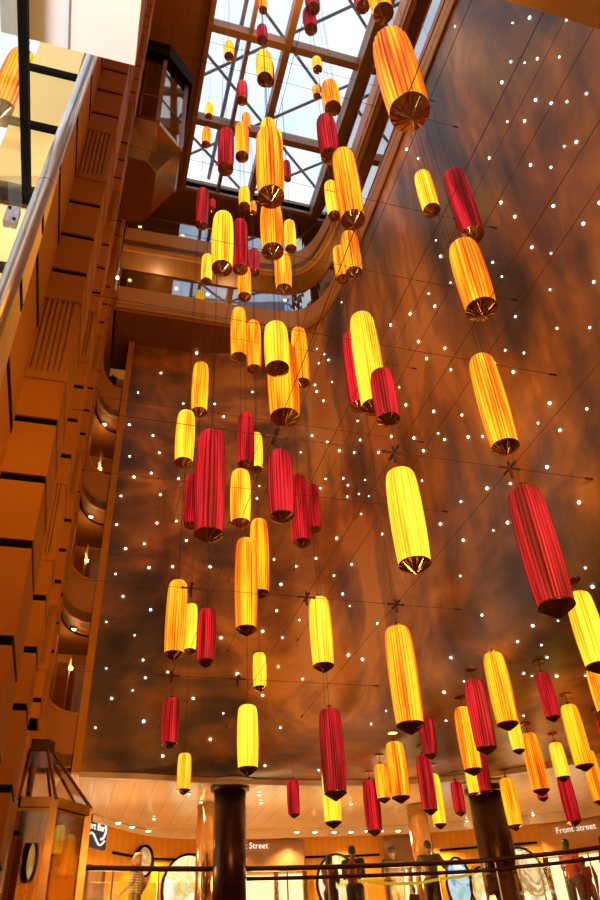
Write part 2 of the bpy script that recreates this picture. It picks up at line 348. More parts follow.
# oval light boxes on the facade
def swirl(name, cols, s=1.2):
    m, nt, b = new_mat(name); tc = nt.nodes.new('ShaderNodeTexCoord'); n = nt.nodes.new('ShaderNodeTexNoise'); n.inputs['Scale'].default_value = 1.7; n.inputs['Detail'].default_value = 2; n.inputs['Distortion'].default_value = 1.5
    r = nt.nodes.new('ShaderNodeValToRGB'); e = r.color_ramp.elements
    for k, c in enumerate(cols):
        x = e[k] if k < 2 else e.new(.5); x.position = .40 + .2*k/(len(cols)-1); x.color = (*c, 1)
    nt.links.new(tc.outputs['Object'], n.inputs['Vector']); nt.links.new(n.outputs['Fac'], r.inputs['Fac']); nt.links.new(r.outputs['Color'], b.inputs['Emission Color']); b.inputs['Emission Strength'].default_value = s; b.inputs['Base Color'].default_value = (.05, .04, .03, 1)
    return m
def oval(label, px, py, w, h, m):
    p, d = facade(px, py); q = off([Vector((p.x, p.y))], .1)[0]
    xd = d if d.x > 0 else -d; a = math.atan2(xd.y, xd.x)
    t = thing('oval_light_box', label, 'picture', (q.x, q.y, p.z), a, 'oval pictures on the shop wall')
    n = 40
    def ring(r0x, r0z, r1x, r1z, y0, y1):
        bm = bmesh.new(); A = []
        for k in range(n):
            c, s = math.cos(2*PI*k/n), math.sin(2*PI*k/n)
            A.append([bm.verts.new((r0x*c, y0, r0z*s)), bm.verts.new((r0x*c, y1, r0z*s)), bm.verts.new((r1x*c, y1, r1z*s)), bm.verts.new((r1x*c, y0, r1z*s))])
        for k in range(n):
            u, v = A[k], A[(k+1) % n]
            for j in range(4): bm.faces.new((u[j], u[(j+1) % 4], v[(j+1) % 4], v[j]))
        return bm
    obj('frame', ring(w, h, w+.05, h+.05, -.08, .04), 'black', t)
    bm = bmesh.new(); f = [bm.verts.new((w*math.cos(2*PI*k/n), -.03, h*math.sin(2*PI*k/n))) for k in range(n)]; g = [bm.verts.new((v.co.x, .03, v.co.z)) for v in f]
    bm.faces.new(f); bm.faces.new(g[::-1])
    for k in range(n): bm.faces.new((f[k], f[(k+1) % n], g[(k+1) % n], g[k]))
    obj('lit_picture', bm, m, t); return t
sw1 = swirl('lit_print_warm', [(.95, .75, .35), (.75, .55, .12), (1, .95, .8)], 1.35)
sw2 = swirl('lit_print_green', [(.35, .5, .05), (.9, .75, .2), (1, .9, .6)], 1.25)
sw3 = swirl('lit_print_face', [(.9, .72, .35), (.35, .18, .05), (1, .88, .55)], 1.2)
sw4 = swirl('lit_print_blue', [(.1, .45, .9), (.7, .9, 1), (.3, .7, .8)], 1.1)
sw5 = swirl('lit_print_dim', [(.25, .12, .05), (.5, .3, .1), (.8, .6, .3)], .8)
oval('large oval lit picture left of the left dark column', 187, 890, .62, .72, sw1)
oval('round lit picture behind the silhouetted couple at the railing', 337, 884, .50, .62, sw2)
oval('large oval lit picture right of the right dark column', 526, 892, .60, .95, sw3)
oval('blue and white oval lit picture behind the yellow tape', 459, 884, .28, .55, sw4)
oval('small oval lit picture just left of the right dark column', 483, 888, .28, .42, sw1)
oval('tall oval lit picture seen through the glass elevator cab', 26, 862, .15, .32, sw1)
oval('small dim oval picture behind the woman in stripes', 142, 862, .22, .30, sw5)

# ------------------------------------------------------------ columns
def column(label, x, y, z1, r, m, collar):
    t = thing('column', label, 'column', (x, y, 1.05)); h = z1-1.05
    obj('shaft', lathe([(r, 0), (r, h-.02)], 40), m, t, True)
    if collar:
        obj('capital_ring', lathe([(r+.02, h-.16), (r+.07, h-.14), (r+.07, h-.06), (r+.02, h-.04)], 40), m, t, True)
        obj('ceiling_plate', lathe([(r+.24, h-.035), (r+.26, h-.01)], 40), 'cornice', t)
    return t
column('thick dark bronze column left of the Front Street sign', 2.99, 15.2, 3.6, .315, 'dark_bronze', True)
column('thick dark bronze column right of the blue oval picture', 8.6, 15.15, 3.6, .375, 'dark_bronze', True)
column('slim polished brass column behind the left dark column', 2.84, 17, 3.6, .21, 'brass', False)
column('slim polished brass column behind the tall leaning man', 7.78, 17, 3.6, .235, 'brass', False)

# ------------------------------------------------------------ deck railing
RLp = [(.25, 15.1), (1.7, 15.35), (3.35, 15.5), (5, 15.45), (6.5, 15.3), (7.9, 15.05), (8.7, 14.6), (9.4, 14.15), (10.2, 13.35), (11.0, 12.4)]
RL = spline(RLp, 8)
rl = thing('deck_railing', 'glass deck railing with two dark handrails in front of the shops', 'railing', (0, 15, 1.05))
def sh(pts, z): return [(p.x, p.y-15, z) for p in pts]
obj('handrail', tube(sh(RL, 1.10), .046), 'rail', rl, True)
obj('lower_rail', tube(sh(RL[16:], .93), .036), 'rail', rl, True)
for i in range(0, len(RL), 4):
    p = RL[i]; obj('post', T(((p.x, p.y-15, 0), (p.x, p.y-15, 1.1)), r=.016), 'steel', rl)
for i in range(0, len(RL)-4, 4):
    obj('glass_panel', (lambda b: (bmesh.ops.translate(b, verts=b.verts[:], vec=(0, -15, 0)), b)[1])(wallstrip(RL[i:i+5], .08, .88, .012)), 'glass', rl)
tp = [on_y(px, py, 15.6) for px, py in ((358, 881), (380, 883), (400, 884), (420, 883), (440, 879), (460, 877), (480, 871))]
tag(obj('barrier_tape', tube(tp, .03, 6), 'tape'), 'yellow barrier tape strung in front of the standing men', 'tape')

# track lamps along the cornice and ceiling downlights
def downlight(p, label, group, r=.035):
    t = thing('downlight', label, 'light', p, 0, group)
    obj('lamp', lathe([(r*.9, -.012), (r, .004)], 14), 'lamp', t); obj('bezel', lathe([(r*1.0, -.004), (r*1.5, .0), (r*1.5, .012)], 14), 'cornice', t)
    return t
LP = [(89, 813), (118, 823), (132, 827), (148, 831), (297, 832), (315, 832), (334, 832), (351, 832), (367, 831), (381, 831), (398, 831)]
track = []
for px, py in LP:
    p = on_z(px, py, 3.40); track.append(p)
    downlight(p, 'small bright lamp in the row along the cornice above the shops', 'cornice lamps above the shops', .055)
for px, py in ((259, 795), (261, 803), (201, 802), (154, 819), (351, 804), (189, 794), (467, 821), (533, 815), (438, 817)):
    downlight(on_z(px, py, 3.60), 'small downlight in the white planked ceiling over the shop deck', 'downlights in the white ceiling', .03)
tr = thing('light_track', 'bronze light track running under the cornice at left', 'light track', (0, 0, 0))
obj('track_bar', tube([v+Vector((0, 0, .02)) for v in track[:4]], .012, 6), 'bronze', tr)

# ------------------------------------------------------------ left side: recessed wall and pillars
XL = -.76
bm = B(((XL-.12, 2.75, -1.7), (XL, 14.7, 19.9)))
struct('wall_left', bm, 'panel_light')
n = 0
def wreveal(y0, y1, z): 
    global n; n += 1
    struct('trim_%d' % (10+n), B(((XL-.01, y0, z-.035), (XL+.006, y1, z+.035))), 'black')
for k in range(14): wreveal(3.5, 4.44, 3.4+1.1*k)
def pier(label, y, x0, x1, dep, z0, z1, phase, fmin, mface='pier'):
    t = thing('wall_pillar', label, 'pillar', ((x0+x1)/2, y+dep/2, z0), 0, 'fluted pillars along the left wall')
    ox, oy, oz = t.location
    def L(a, b): return ((a[0]-ox, a[1]-oy, a[2]-oz), (b[0]-ox, b[1]-oy, b[2]-oz))
    segs = []; bands = []; flutes = []
    lev = phase
    while lev > z0: lev -= 2.75
    while lev < z1:
        if lev > fmin: flutes.append((lev, lev+.85))
        for k in (1, 2, 3): bands.append(lev-.45-.52*(k-1))
        lev += 2.75
    bands = sorted(b for b in bands if z0 < b < z1-.1)
    extra = [l for l in (phase-2.75*k for k in range(1, 3)) if l <= fmin and l > z0]; bands = sorted(bands + [e+.07 for e in extra] + [e+.6 for e in extra])
    obj('shaft', B(L((x0, y, z0), (x1, y+dep, z1))), mface, t)
    # raised cladding panels between the black reveals
    edges = []
    for b in bands: edges.append(b)
    for i, b in enumerate(bands):
        obj('black_reveal', B(L((x0-.004, y-.012, b-.032), (x1+.012, y+dep*.75, b+.032))), 'black', t)
    pan = bmesh.new(); lo = z0
    stops = sorted([(b-.032, b+.032) for b in bands] + [(f[0]-.05, f[1]+.1) for f in flutes])
    for s0, s1 in stops + [(z1, z1)]:
        if min(s0, z1)-lo > .05:
            a, b2 = L((x0, y-.03, lo), (x1+.02, y+dep, min(s0, z1))); box(pan, a, b2)
        lo = max(lo, s1)
    obj('panel_cladding', pan, mface, t)
    for f0, f1 in flutes:
        f1 = min(f1, z1)
        if f1-f0 < .2: continue
        fb = bmesh.new(); nf = 8; w = (x1-x0)/nf
        a, b2 = L((x0-.01, y-.05, f0-.05), (x1+.03, y+dep, f0+.03)); box(fb, a, b2)
        a, b2 = L((x0-.01, y-.05, f1+.02), (x1+.03, y+dep, f1+.1)); box(fb, a, b2)
        for k in range(nf):
            a, b2 = L((x0+w*(k+.18), y-.035, f0+.03), (x0+w*(k+.82), y+.01, f1+.02)); box(fb, a, b2)
        nd = int(dep/.09)
        for k in range(nd):
            a, b2 = L((x1-.01, y+dep/nd*(k+.2), f0+.03), (x1+.018, y+dep/nd*(k+.8), f1+.02)); box(fb, a, b2)
        obj('fluted_band', fb, 'flute', t)
    return t
pier('nearest tall pillar at the left photo edge with orange panels and black reveals', 4.42, -.82, -.48, .75, -1.6, 19.7, 3.97, 3.9)
pier('second tall pillar from the camera along the left wall', 6.75, -.78, -.505, .6, -1.6, 19.7, 3.68, 3.6)
pier('third tall pillar along the left wall, just behind the bronze elevator', 9.95, -.78, -.57, .5, 3.1, 19.7, 3.78, 3.0)
pier('farthest slim pillar along the left wall, beside the curved balconies', 12.35, -.78, -.63, .4, -1.6, 19.7, 3.7, -1)
# near pillar: daylight on the pier panels put into a paler base colour
M['pier_daylit'] = mat('pier_panel_daylit', (.92, .70, .28), .45, var=.03)
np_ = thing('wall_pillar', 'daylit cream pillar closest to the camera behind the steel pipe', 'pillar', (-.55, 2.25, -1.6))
obj('shaft', B(((-.19, -.1, 0), (.06, .12, 6.6))), 'pier_daylit', np_); obj('lower_shaft', B(((-1.1, -.1, 0), (-.19, .12, 4.66))), 'pier_daylit', np_)
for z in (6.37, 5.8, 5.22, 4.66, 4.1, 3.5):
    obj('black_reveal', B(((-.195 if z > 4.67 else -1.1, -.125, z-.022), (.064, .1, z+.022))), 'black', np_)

# curved balconies at the far left corner
bal_plan = spline([(-.70, 12.8), (-.655, 13.6), (-.57, 13.95), (-.44, 14.2), (-.28, 14.36), (-.1, 14.42)], 6)
names = ['topmost', 'second from top', 'third from top', 'lowest']
for k, z in enumerate((11.98, 9.2, 6.45, 3.65)):
    t = thing('curved_balcony', '%s curved orange balcony at the mural\'s left edge' % names[k], 'balcony', (-.4, 14.1, z), 0, 'curved balconies beside the mural')
    def loc(bm): bmesh.ops.translate(bm, verts=bm.verts[:], vec=(.4, -14.1, -z)); return bm
    obj('parapet', loc(wallstrip(bal_plan, z, z+.93, .08)), 'parapet', t)
    top = [(p.x, p.y) for p in bal_plan]
    obj('coping', loc(tube([(p[0], p[1]+.02, z+.95) for p in top], .04, 8)), 'panel_light', t)
    obj('slab', loc(prism([(p[0], p[1]) for p in top] + [(-.05, 16.2), (-.71, 16.2)], z+.02, z+.22)), 'soffit', t)
    obj('handrail', loc(tube([(p[0], p[1]+.5, z+1.05) for p in top], .03, 8)), 'black', t)
    obj('glass_screen', loc(B(((-.66, 15.6, z+.22), (-.08, 15.62, z+2.4)))), 'cab_glass', t)
    obj('mullion', loc(B(((-.42, 15.56, z+.2), (-.38, 15.6, z+2.5)))), 'bronze', t)
    obj('curved_shadow_gap', loc(tube([(p[0], p[1]+.55, z-.06) for p in top], .025, 6)), 'black', t)
    pz = z-.02
    dp = Vector((-.42, 14.75, pz+.0)); downlight(dp+Vector((0, 0, -.0)), 'bright ceiling lamp under the %s curved balcony' % names[k], 'lamps under the curved balconies', .05)
struct('wall_balcony_back', B(((-.75, 16.2, 3.6), (.0, 16.3, 15.0)), ((-.85, 14.6, 3.6), (-.72, 16.3, 15.0)), ((-.08, 14.5, 3.6), (.0, 16.3, 14.8))), 'enclosure')

# ------------------------------------------------------------ upper galleries
Gp = [(-.58, 13.16), (1.0, 13.12), (2.4, 13.1), (3.6, 13.05), (4.35, 12.9), (4.80, 12.4), (5.0, 11.6), (5.05, 10.6), (5.04, 8.5), (5.0, 6), (4.97, 3), (4.95, -2.5)]
G = spline(Gp, 10)
def setin(P, d):
    out = []
    for i, p in enumerate(P):
        t = (P[min(i+1, len(P)-1)] - P[max(i-1, 0)]).normalized(); out.append(p + Vector((t.y, -t.x))*d)
    return out   # towards the atrium for d>0
def outw(P, d): return setin(P, -d)
M['glass_yellow'] = mat('gallery_back_wall', (.62, .42, .12), .4, var=.15)
# soffit of the lower gallery over the mural
struct('ceiling_gallery_lower', ribbon(G, outw(G, 2.4), 14.70, .12), 'soffit')
struct('ceiling_gallery_upper', ribbon(setin(G, .12), outw(G, 2.4), 17.05, .3), 'soffit')
struct('wall_gallery_end', B(((-.95, 12.8, 14.7), (-.5, 16.4, 14.85)), ((-.9, 16.2, 14.6), (-.3, 16.35, 19.9)), ((-.95, 13.0, 14.6), (-.72, 16.3, 19.9)), ((-.95, 12.0, 3.6), (-.8, 16.3, 14.7)), ((-.8, 16.3, 13.5), (.1, 16.4, 15.5))), 'enclosure')
struct('wall_gallery', wallstrip(outw(G, 2.3), 14.8, 19.9, .1), 'glass_yellow')
def gallery(label, z, h, gh, offs):
    P = setin(G, offs); t = thing('gallery_balustrade', label, 'balustrade', (2, 13.1, z), 0, 'curved gallery balustrades')
    def loc(bm): bmesh.ops.translate(bm, verts=bm.verts[:], vec=(-2, -13.1, -z)); return bm
    obj('fascia', loc(wallstrip(P, z, z+h, .10)), 'fascia', t)
    obj('fascia_lip', loc(wallstrip(setin(P, .03), z, z+.12, .05)), 'panel_light', t)
    for i in range(0, len(P)-5, 5): obj('glass_panel', loc(wallstrip(outw(P[i:i+6], .06), z+h, z+h+gh, .015)), 'mirror_glass', t)
    obj('handrail', loc(tube([(p.x, p.y, z+h+gh+.03) for p in outw(P, .07)], .03, 8)), 'bronze', t)
gallery('lower curved gallery balustrade directly above the mural', 14.62, .85, .75, 0)
gallery('upper curved gallery balustrade just below the skylight', 16.95, .95, .7, .12)
for i, (px, py, z) in enumerate(((141, 220, 17), (183, 229, 17), (131, 271, 14.9), (177, 280, 14.9), (113, 268, 14.9), (119, 268, 14.9), (208, 286, 14.9), (285, 302, 14.9), (343, 160+100, 14.9))):
    zz = 17.03 if z < 16 else 19.66
    p = on_y(px, py, 14.2 if i < 7 else 13.9); 
    if i == 8: p = Vector((5.6, 11.6, 17.0))
    p.z = zz; downlight(p, 'small ceiling lamp seen through the gallery glass', 'gallery ceiling lamps', .06)
for k, (x, y) in enumerate(((.3, 15.35), (1.6, 15.35), (2.9, 15.3))):
    t = thing('gallery_window', ('leftmost', 'middle', 'rightmost')[k] + ' daylit window on the back wall of the galleries', 'window', (x, y, 15.5), 0, 'gallery windows')
    obj('window_frame', B(((-.36, -.03, 0), (-.3, .05, 1.3)), ((.3, -.03, 0), (.36, .05, 1.3)), ((-.36, -.03, 1.24), (.36, .05, 1.3)), ((-.36, -.03, 0), (.36, .05, .06))), 'beam', t)
    obj('pane', B(((-.3, .0, .06), (.3, .02, 1.24))), M['sky_glass'], t)

# ------------------------------------------------------------ roof and skylight
ZS = 19.7; SX0, SX1, SY1 = .95, 4.85, 12.45
struct('ceiling', B(((-.85, -2.5, ZS), (SX0, 16, ZS+.25)), ((SX1, -2.5, ZS), (8, 16, ZS+.25)), ((SX0, SY1, ZS), (SX1, 16, ZS+.25)), ((SX0, -2.5, ZS), (SX1, -.5, ZS+.25))), 'soffit')
sk = thing('skylight', 'big rectangular glass skylight with brown beams at the top of the atrium', 'skylight', (2.9, 6, ZS))
def skl(*bs): return B(*[((a[0]-2.9, a[1]-6, a[2]-ZS), (b[0]-2.9, b[1]-6, b[2]-ZS)) for a, b in bs])
for y in (.5, 3.0, 5.45, 7.9, 10.4): obj('cross_beam', skl(((SX0, y-.09, ZS-.05), (SX1, y+.09, ZS+.35))), 'beam', sk)
obj('main_beam', skl(((2.82, -.5, ZS-.12), (3.0, SY1, ZS+.4))), 'beam', sk)
obj('main_beam', skl(((1.88, -.5, ZS-.02), (1.98, SY1, ZS+.3))), 'beam', sk)
obj('frame', skl(((SX0-.12, -.5, ZS-.12), (SX0, SY1+.1, ZS+.4)), ((SX1, -.5, ZS-.25), (SX1+.3, SY1+.1, ZS+.4)), ((SX0, SY1, ZS-.12), (SX1, SY1+.12, ZS+.4))), 'beam', sk)
for x0, x1 in ((SX0, 1.88), (1.98, 2.82), (3.0, SX1)):
    for y0, y1 in ((-.5, .41), (.59, 2.91), (3.09, 5.36), (5.54, 7.81), (7.99, 10.31), (10.49, SY1)): obj('glass_pane', skl(((x0, y0, ZS+.2), (x1, y1, ZS+.22))), 'sky_glass', sk)
# glazed outer roof frame and lattice mast above
ro = thing('roof_truss', 'grey diagonal truss work outside above the skylight glass', 'truss', (2.9, 6, 21.2))
for i in range(5):
    y = -4.5 + 2.5*i
    obj('diagonal', T(((-2.2, y, 0), (2.4, y+3.6, 0)), r=.045, n=6), 'truss', ro); obj('diagonal', T(((2.4, y, .1), (-2.2, y+3.6, .1)), r=.045, n=6), 'truss', ro)
obj('edge_tube', T(((-1.0, -6, 0), (-1.2, 7, 0)), r=.06, n=6), 'truss', ro)
ma = thing('lattice_mast', 'dark lattice mast standing outside over the skylight\'s right top', 'mast', (4.6, 5.0, 24))
mb = bmesh.new()
for y in (-.45, .45):
    for z in (0, .7): cyl(mb, (-2.6, y, z), (2.4, y, z), .045, n=6)
for k in range(10):
    x = -2.6+.5*k; cyl(mb, (x, -.45, 0), (x+.5, .45, 0), .03, n=5); cyl(mb, (x, -.45, 0), (x, .45, 0), .03, n=5); cyl(mb, (x, -.45, 0), (x+.5, -.45, .7), .03, n=5)
obj('lattice_boom', mb, 'truss', ma)
obj('winch_box', B(((-.7, -.5, .1), (.1, .5, .8))), 'truss', ma)

# ------------------------------------------------------------ enclosure
struct('floor', B(((-7, -6, -1.75), (14, 16, -1.65))), 'floor')
struct('wall_behind', B(((-7, -3.0, -1.7), (14, -2.6, 20))), 'enclosure')
struct('wall_far_left', B(((-7, -2.6, -1.7), (-6.8, 12, 9))), 'enclosure')
struct('wall_lounge', B(((-7, 11.9, -1.7), (-.85, 12.1, 9))), 'enclosure')
wn = thing('added_window', 'tall unseen window added in the wall behind the camera', 'window', (-3.2, -2.58, .2))  # unseen window added behind the cool spot
obj('window_frame', B(((-1.4, -.02, -.1), (-1.3, .04, 3.4)), ((1.3, -.02, -.1), (1.4, .04, 3.4)), ((-1.4, -.02, 3.3), (1.4, .04, 3.4)), ((-1.4, -.02, -.1), (1.4, .04, 0))), 'dark_bronze', wn); obj('pane', B(((-1.3, 0, 0), (1.3, .01, 3.3))), 'shop_white', wn)
# deck soffit over the camera
struct('ceiling_near_deck', B(((.1, -2.5, 3.0), (14, .83, 3.35))), 'tan_wall')

# ------------------------------------------------------------ near left details
sl = thing('white_bulkhead', 'white board bulkhead overhead at the top left', 'bulkhead', (-.33, .9, 3.0))
obj('board', B(((-.3, -1.2, 0), (.20, .52, .05))), 'white', sl); obj('joint', B(((-.055, -1.2, -.004), (-.05, .52, 0))), 'truss', sl)
P2 = Vector((-.37, 1.53, 1.70)); P3 = Vector((-.372, 1.815, 3.93)); P1 = P2 + (P2-P3)*.4
hp = thing('handrail_pipe', 'thick brushed steel handrail pipe rising at the left edge', 'handrail', P1)
obj('pipe', tube([v-P1 for v in (P1, P2, P2.lerp(P3, .5), P3)], .027, 24), 'steel', hp, True)
obj('coupling', tube([P2.lerp(P3, .30)-P1, P2.lerp(P3, .3018)-P1], .0274, 24), 'dark_bronze', hp)
gp = thing('glass_balustrade_panel', 'clear glass balustrade pane with a small steel clamp beside the steel pipe', 'glass panel', (-.5, 1.9, 0))
def onw(px, py, y=1.72): return on_y(px, py, y) - Vector((-.5, 1.9, 0))
gv = [onw(41, 176), onw(-60, 420), onw(-120, 420), onw(-120, 176)]; gv[1].z = gv[2].z = -1.64
bm = bmesh.new(); a = [bm.verts.new(v) for v in gv]; b = [bm.verts.new(v+Vector((0, .01, 0))) for v in gv]
bm.faces.new(a); bm.faces.new(b[::-1])
for k in range(4): bm.faces.new((a[k], a[(k+1) % 4], b[(k+1) % 4], b[k]))
obj('pane', bm, 'glass', gp)
c = onw(12, 217, 1.70)
obj('clamp', B((tuple(c-Vector((.022, .015, .045))), tuple(c+Vector((-.002, .015, .045)))), (tuple(c-Vector((-.002, .015, .045))), tuple(c+Vector((.022, .015, .045))))), 'silver', gp)
obj('clamp_bolt', T((c+Vector((-.012, -.02, .03)), c+Vector((-.012, -.012, .03))), (c+Vector((.012, -.02, -.03)), c+Vector((.012, -.012, -.03))), r=.006), 'black', gp)
cp = thing('glass_canopy', 'overhead glass pane in a dark frame at the top left corner', 'canopy', (-.542, 2.10, 2.95))
obj('frame_bar', B(((-.015, -1.9, -.02), (.018, .02, .03))), 'black', cp); obj('frame_bar', B(((-1.6, -.02, -.02), (.0, .02, .03))), 'black', cp)
obj('pane', B(((-1.6, -1.9, .0), (-.02, -.02, .012))), 'glass', cp)

# ------------------------------------------------------------ glass elevators
def elevator(label, x0, y0, sc, zf, zt, cap, funnel):
    """half octagon cab standing out from the wall at x0; y0 near corner"""
    oct_ = [(0, 0), (.52, 0), (1.05, .5), (1.05, 1.55), (.52, 2.05), (0, 2.05)]
    t = thing('glass_elevator', label, 'elevator', (x0, y0, zf)); h = zt-zf
    O = [(x*sc[0], y*sc[1]) for x, y in oct_]; cx, cy = .3*sc[0], 1.02*sc[1]
    def scl(k, P=O): return [(x*k, cy+(y-cy)*k) for x, y in P]
    obj('cab_floor', prism(O, -.02, .12), 'bronze', t)
    obj('cab_top', prism(scl(1.0), h-.12, h), 'bronze', t)
    for i, (x, y) in enumerate(O[1:5]):
        obj('corner_post', B(((x-.045, y-.045, 0), (x+.045, y+.045, h))), 'silver' if cap else 'bronze', t)
    for i in range(5):
        a, b = Vector(O[i]), Vector(O[i+1]); d = (b-a).normalized()*.05
        obj('glass_panel', wallstrip([a+d, b-d], .12, h-.12, .015), 'cab_glass', t)
        obj('rail_bar', T(((a.x, a.y, 1.0), (b.x, b.y, 1.0)), r=.02), 'bronze', t)
    if funnel:
        A = O; Bq = [(0, .33*sc[1]), (.50*sc[0]*.9, .36*sc[1]), (.62*sc[0], .55*sc[1]), (.62*sc[0], 1.62*sc[1]), (.50*sc[0]*.9, 1.85*sc[1]), (0, 1.87*sc[1])]
        bm = bmesh.new(); a = [bm.verts.new((x, y, -.02)) for x, y in A]; b = [bm.verts.new((x, y, -.95)) for x, y in Bq]
        for k in range(6): bm.faces.new((a[k], a[(k+1) % 6], b[(k+1) % 6], b[k]))
        obj('bronze_skirt', bm, 'bronze', t)
        obj('underside', prism(Bq, -1.0, -.95), 'dark_under', t)
    if cap: obj('black_cap', prism(scl(1.12), h, h+.55), 'black', t)
    else:
        A = scl(1.04); ap = [(.0, .25), (.22, .25), (.30, .4), (.30, .9), (.22, 1.05), (0, 1.05)]; ap = [(x, y+.25) for x, y in ap]
        bm = bmesh.new(); a = [bm.verts.new((x, y, h)) for x, y in A]; b = [bm.verts.new((x, y, h+.72)) for x, y in ap]
        for k in range(6): bm.faces.new((a[k], a[(k+1) % 6], b[(k+1) % 6], b[k]))
        obj('glass_roof', bm, 'cab_glass', t)
        for k in range(6): obj('roof_rib', T(((*A[k], h), (*ap[k], h+.72)), r=.02, n=6), 'bronze', t)
        obj('roof_cap', prism(ap, h+.7, h+.86), 'dark_bronze', t)
        obj('eave', wallstrip(A+[A[0]], h-.08, h+.03, .03), 'bronze', t)
    return t
elevator('bronze and glass elevator cab high on the left wall with black cap', -.60, 7.85, (1.02, .95), 14.45, 17.2, True, True)
elevator('glass elevator cab with pyramid roof at the bottom left', -.62, 10.0, (.80, 1.0), -.9, 2.15, False, False)
struct('wall_shaft', B(((-.74, 7.9, 17.2), (-.58, 9.8, 19.7))), 'pier')

# ------------------------------------------------------------ cable nets
def cable(p, q, label, bolts, clamps=()):
    p, q = Vector(p), Vector(q); t = thing('steel_cable', label, 'cable', p, 0, 'taut cables crossing the atrium')
    obj('strand', T((Vector((0, 0, 0)), q-p), r=.0034, n=6), 'cable', t)
    d = (q-p).normalized()
    for e in bolts:
        e = Vector(e); obj('end_fitting', T((e-p-d*.09, e-p+d*.0), r=.013, n=8), 'cable', t)
    for c in clamps:
        c = Vector(c)-p; cb = bmesh.new()
        cyl(cb, c-Vector((.11, 0, 0)), c+Vector((.11, 0, 0)), .014, n=8); cyl(cb, c-Vector((0, .11, 0)), c+Vector((0, .11, 0)), .014, n=8); cyl(cb, c-Vector((0, 0, .12)), c+Vector((0, 0, .08)), .016, n=8)
        bmesh.ops.create_icosphere(cb, subdivisions=1, radius=.032, matrix=Matrix.Translation(c))
        for s in ((-.11, 0), (.11, 0), (0, -.11), (0, .11)): bmesh.ops.create_icosphere(cb, subdivisions=1, radius=.022, matrix=Matrix.Translation(c+Vector((s[0], s[1], 0))))
        obj('clamp', cb, 'cable', t)
lv = {4.37: 'lowest', 5.9: 'second lowest', 7.5: 'middle', 9.0: 'fourth', 12.0: 'high', 13.6: 'highest'}
cross = {4.37: ((5.23, (1.45, 2.68, 3.99)), (8.5, (1.14, 2.7, 4.0)), (11.6, (1.3, 2.4))), 5.9: ((5.2, ()), (8.3, ())), 7.5: ((5.4, ()), (8.6, ())), 9.0: ((5.3, (4.41,)), (8.35, ())), 12.0: ((5.35, ()),), 13.6: ((5.7, ()),)}
pos = {0: 'near', 1: 'middle', 2: 'far'}
for z, rows in cross.items():
    for i, (y, cl) in enumerate(rows):
        xr = 5.0 if y < 10 else 4.9
        cable((-.45, y, z), (xr, y, z), '%s crosswise steel cable of the %s net level, ending on the mural wall' % (pos[i], lv[z]), [(xr, y, z)], [(x, y, z) for x in cl])
for z, xs in {4.37: (1.43, 2.69, 4.0), 5.9: (2.7, 4.0), 7.5: (2.7, 4.0), 9.0: (1.43, 2.7, 4.41), 12.0: (4.0,)}.items():
    for i, x in enumerate(xs):
        ye = {1.43: 14.3, 2.69: 14.15, 2.7: 14.15, 4.0: 13.4, 4.41: 13.0}[x]
        cable((x, -2.4, z), (x, ye, z), '%s lengthwise steel cable of the %s net level, running to the back mural' % (('left', 'middle', 'right')[i + (3-len(xs)) if len(xs) > 1 else 2], lv[z]), [(x, ye, z)])

# ------------------------------------------------------------ lanterns
def pleated(L, d, npl, seed):
    rnd = random.Random(seed); bm = bmesh.new(); lay = bm.verts.layers.float.new('fold')
    zc = .30*d; H = L-zc
    prof = [(.0, .44), (.04, .455), (.15, .475), (.35, .497), (.5, .5), (.65, .497), (.82, .48), (.90, .46), (.95, .435), (.98, .395), (1.0, .33)]
    ang = []; a = 0; ws = [rnd.uniform(.6, 1.4) for _ in range(npl)]; S = sum(ws)
    for w in ws: ang.append((a*2*PI/S, rnd.uniform(-.18, .18), 0)); ang.append(((a+w*.28)*2*PI/S, rnd.uniform(-.1, .1), 1)); ang.append(((a+w*.72)*2*PI/S, rnd.uniform(-.1, .1), 1)); a += w
    rings = []
    for t, r in prof:
        row = []
        for th, j, fo in ang:
            rr = r*d*(1-.055*fo + .012*j); v = bm.verts.new((rr*math.cos(th), rr*math.sin(th), zc+H*t)); v[lay] = (.22 if fo == 0 else .72)+j; row.append(v)
        rings.append(row)
    n = len(ang)
    for A, D in zip(rings, rings[1:]):
        for k in range(n): bm.faces.new((A[k], A[(k+1) % n], D[(k+1) % n], D[k]))
    c = bm.verts.new((0, 0, zc+H*1.0)); c[lay] = .2
    for k in range(n): bm.faces.new((rings[-1][k], rings[-1][(k+1) % n], c))
    me = bpy.data.meshes.new('shade'); bm.to_mesh(me); bm.free(); return me
def fan_cone(d):
    bm = bmesh.new(); n = 20; zc = .30*d; tip = bm.verts.new((0, 0, 0)); rim = []
    for k in range(2*n):
        a = PI*k/n; r = .455*d; z = zc + (0 if k % 2 else -.018*d); rim.append(bm.verts.new((r*math.cos(a), r*math.sin(a), z)))
    mid = []
    for k in range(2*n):
        a = PI*k/n; r = .20*d; z = .125*d + (.010*d if k % 2 else -.010*d); mid.append(bm.verts.new((r*math.cos(a), r*math.sin(a), z)))
    up = [bm.verts.new((v.co.x, v.co.y, zc+.035*d)) for v in rim]
    for k in range(2*n):
        j = (k+1) % (2*n); bm.faces.new((tip, mid[j], mid[k])); bm.faces.new((mid[k], mid[j], rim[j], rim[k])); bm.faces.new((rim[k], rim[j], up[j], up[k]))
    me = bpy.data.meshes.new('bronze_tip'); bm.to_mesh(me); bm.free(); me.materials.append(M['cone']); return me
